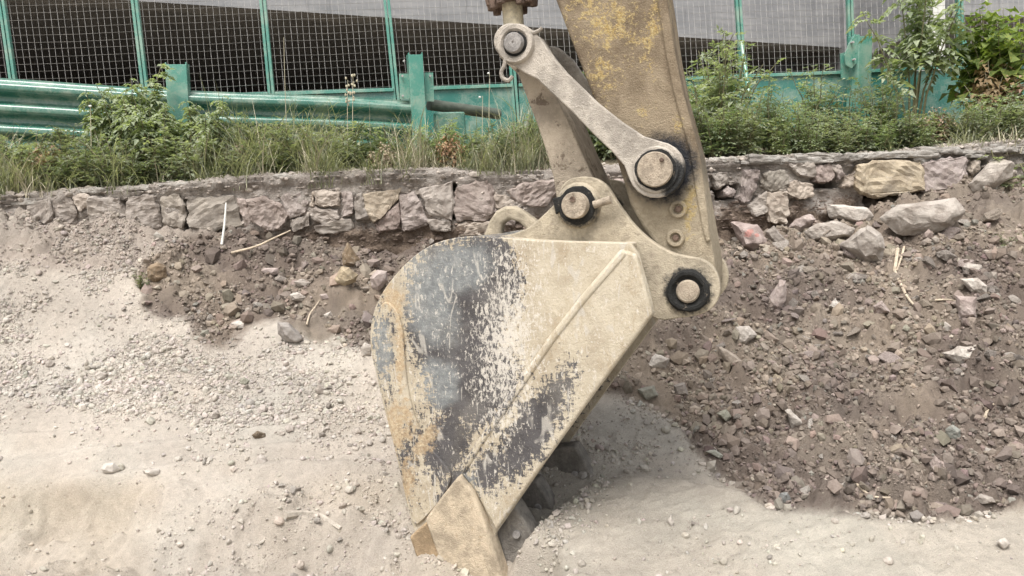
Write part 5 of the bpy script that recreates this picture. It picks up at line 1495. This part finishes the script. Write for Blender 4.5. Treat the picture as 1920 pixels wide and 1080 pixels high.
for i, (px, t, sc) in enumerate([(1705, 0.35, 0.9), (1745, 0.5, 0.8), (1790, 0.45, 0.85), (1830, 0.4, 0.9), (1870, 0.45, 1.0), (1900, 0.35, 1.0), (1730, 0.25, 0.6), (1655, 0.22, 0.7), (1850, 0.7, 1.2), (1940, 0.5, 1.1),
                                 (20, 0.35, 0.9), (70, 0.25, 0.8), (120, 0.4, 0.9), (160, 0.2, 0.85), (215, 0.3, 1.1), (262, 0.2, 0.95), (300, 0.35, 1.2), (345, 0.22, 1.1), (395, 0.3, 0.9), (430, 0.2, 0.8), (470, 0.35, 0.9),
                                 (330, 0.12, 0.7), (245, 0.10, 0.65), (50, 0.55, 1.2), (140, 0.6, 1.2), (440, 0.55, 1.2), (400, 0.75, 1.3), (500, 0.7, 1.2), (560, 0.5, 1.1), (650, 0.55, 1.1), (720, 0.6, 1.0), (830, 0.6, 1.0), (905, 0.3, 0.9), (180, 0.12, 0.8), (110, 0.15, 0.7), (520, 0.3, 0.8), (600, 0.4, 0.8), (690, 0.35, 0.75), (870, 0.5, 0.8), (960, 0.4, 0.85), (1000, 0.6, 1.0), (1110, 0.7, 1.5), (1095, 1.2, 1.9), (1150, 0.5, 1.2)]):
    x, y = tpos(px, t)
    where = 'below the left guardrail' if px < 480 else 'between the guardrail and the excavator linkage' if px < 1020 else 'behind the excavator linkage' if px < 1200 else 'near the young tree and the tilted slab'
    size = 'little leafy weed ' if sc < 0.75 else 'leafy weed '
    plant(('low', i % 3), x, y, size + 'on the wall edge ' + where, 'weed', 'low_weed', size.strip() + 's ' + where, sc)
x, y = tpos(268, 0.55); plant(('tall', 0), x, y, 'tall leafy weed with drooping fronds growing through the left guardrail', 'plant', 'leafy_plant', None, 1.25)
x, y = tpos(238, 0.60); plant(('tall', 1), x, y, 'leafy weed leaning in front of the green rail beside the tall one', 'plant', 'leafy_plant', None, 1.05)
x, y = tpos(352, 0.50); plant(('tall', 1), x, y, 'leafy weed covering the foot of the guardrail box post', 'plant', 'leafy_plant', None, 0.85)
x, y = tpos(1712, 1.5); plant(('sapling', 0), x, y, 'young tree with grey green drooping leaves in front of the fence', 'tree', 'sapling', None, 0.92)
x, y = tpos(1878, 1.3); plant(('vine', 0), x, y, 'yellow green broad leaved shrub climbing at the fence end', 'shrub', 'leafy_shrub', None, 1.12)
x, y = tpos(1862, 1.1); plant(('dead', 0), x, y, 'withered brown hanging leaves under the yellow green shrub', 'shrub', 'withered_plant', None, 1.0)
for i_, (px, t, sc, where) in enumerate([(90, 0.3, 0.5, 'in the left grass'), (455, 0.3, 0.45, 'below the middle of the guardrail'), (720, 0.25, 0.4, 'below the guardrail end post'), (850, 0.35, 0.45, 'before the green block'), (1760, 0.5, 0.5, 'below the fence brace')]):
    x, y = tpos(px, t); plant(('dead', 0), x, y, 'small withered brown weed ' + where, 'weed', 'withered_plant', None, sc)
x, y = tpos(1920, 0.9); plant(('dead', 0), x, y, 'dry brown weed at the right end of the terrace', 'shrub', 'withered_plant', None, 0.8)
for px, t, sc, ky, lab in ((205, 0.45, 1.0, 1, 'spreading leafy weed at the left side of the guardrail bush'), (300, 0.42, 1.05, 0, 'leafy weed filling the gap between the tall weed and the box post'), (385, 0.42, 0.9, 1, 'leafy weed right of the guardrail box post')):
    x, y = tpos(px, t); plant(('tall', ky), x, y, lab, 'plant', 'leafy_plant', None, sc)
for px, py, lab, sc, key in ((572, 428, 'small green sprig at the wall foot by the pink stones', 1.0, ('sprig', 0)), (265, 532, 'tiny dark green plant at the edge of the gravel', 0.75, ('sprig', 0)),
                             (1885, 455, 'bright green seedling on the right slope', 0.7, ('sprig', 0)), (1905, 350, 'green tuft growing beside the tilted slab', 2.2, ('sprig', 0))):
    h = ground_hit(px, py); plant(key, h[0], h[1] - 0.03, lab, 'plant', 'small_plant', None, sc, z=h[2] - 0.02)

# grass: uncountable blades on the terrace edge
def grass_mesh(name, clumps, mat, seed):
    rg = np.random.default_rng(seed); V, T = [], []
    for (x, y, z, n, h, sp) in clumps:
        for _ in range(n):
            a = rg.uniform(0, 6.283); hh = h * (rg.uniform(0.35, 1.0) if rg.uniform() < 0.85 else rg.uniform(1.0, 1.5)); bend = rg.uniform(0.25, 1.25) * hh * 0.9
            b = np.array([x + rg.normal(0, sp), y + rg.normal(0, sp), z - 0.02])
            d = np.array([math.cos(a), math.sin(a), 0]); s = np.array([-d[1], d[0], 0]) * rg.uniform(0.0022, 0.0045)
            i0 = len(V); seg = 5
            for j in range(seg + 1):
                t = j / seg
                p = b + d * bend * t ** 1.9 + np.array([0, 0, hh * (t - 0.42 * (bend / hh) * t ** 3)])
                w_ = (1 - t) ** 0.6 + 0.05
                V.append(p - s * w_); V.append(p + s * w_)
            for j in range(seg):
                k = i0 + 2 * j; T.append((k, k + 1, k + 3, k + 2))
    return mesh_tris(name, np.array(V), np.array(T), mat, None, True)
cl1, cl2 = [], []
for i in range(880):
    px = random.uniform(-150, 1060) if i % 5 else random.uniform(1640, 2050)
    t = random.uniform(0.05, 1.1) ** 1.2
    x, y = tpos(px, t)
    tall = 0.24 + 0.26 * (vnoise(np.array([px / 70.0]), np.array([3.0]), 7)[0]) + 0.10 * t
    if vnoise(np.array([px / 38.0]), np.array([t * 3.0]), 17)[0] < 0.42: continue
    if px > 1600: tall *= 0.5
    (cl1 if random.random() < 0.70 else cl2).append((x, y, terr_z(x, y), random.randint(14, 40), tall * random.uniform(0.7, 1.25), 0.05))
for px, t, h_, n in ((620, 0.12, 0.30, 60), (600, 0.2, 0.34, 60), (640, 0.16, 0.32, 50), (740, 0.1, 0.22, 50), (60, 0.12, 0.34, 70), (30, 0.2, 0.36, 70), (100, 0.1, 0.25, 40), (560, 0.25, 0.42, 50), (880, 0.25, 0.34, 60), (930, 0.3, 0.38, 70), (970, 0.25, 0.4, 70), (1000, 0.35, 0.4, 60), (500, 0.3, 0.4, 40)):
    x, y = tpos(px, t); cl1.append((x, y, terr_z(x, y), n, h_, 0.05))
tag(link('grass', grass_mesh('grass', cl1, M_GRASS, 1)), 'arching green grass along the terrace above the wall', 'grass', kind='stuff')
tag(link('dry_grass', grass_mesh('dry_grass', cl2, M_STRAW, 2)), 'dry straw coloured grass stalks among the green blades', 'grass', kind='stuff')

# a few tall dry stalks with seed heads or white flowers
def stalk(px, t, py_top, label, heads, white=False, lean=0.0):
    x, y = tpos(px, t); z = terr_z(x, y)
    ptop = at_y(px + lean, py_top, y)
    e = empty('dry_stalk', (x, y, z)); m = 8
    top = ptop - np.array([x, y, z])
    pts = [np.array([top[0] * (j / (m - 1)) ** 1.5, top[1] * (j / (m - 1)), top[2] * (j / (m - 1))]) for j in range(m)]
    link('stem', stems_mesh('stem', [(pts, 0.004, 0.002)], M_STRAW), e)
    for k in range(heads):
        p = pts[-1] - (pts[-1] - pts[-3]) * k / max(heads, 1) + RNG.normal(0, 0.012, 3)
        bm = bmesh.new(); bmesh.ops.create_icosphere(bm, subdivisions=1, radius=0.012 if white else 0.009)
        bmesh.ops.scale(bm, vec=(1, 1, 0.7 if white else 1.4), verts=bm.verts)
        o = link('flower_head' if white else 'seed_head', from_bm('seed_head', bm, M_FLOWER if white else M_STRAW), e); o.location = p
    tag(e, label, 'stalk')
stalk(662, 0.5, 138, 'tall dry stalk with clustered seed heads in front of the guardrail', 14)
stalk(652, 0.5, 150, 'shorter dry stalk with seed heads beside the tall one', 10)
stalk(540, 0.7, 70, 'very tall bare grass stalk rising above the guardrail', 0, lean=-8)
stalk(918, 0.6, 138, 'thin stalk with one white flower left of the linkage', 1, True)
stalk(905, 0.5, 180, 'thin stalk with a pale flower in front of the fence base', 1, True)
stalk(378, 0.15, 305, 'short stalk with white flower by the guardrail foot', 2, True)
stalk(170, 0.3, 200, 'thin stalk with white flower on the left grass', 1, True)
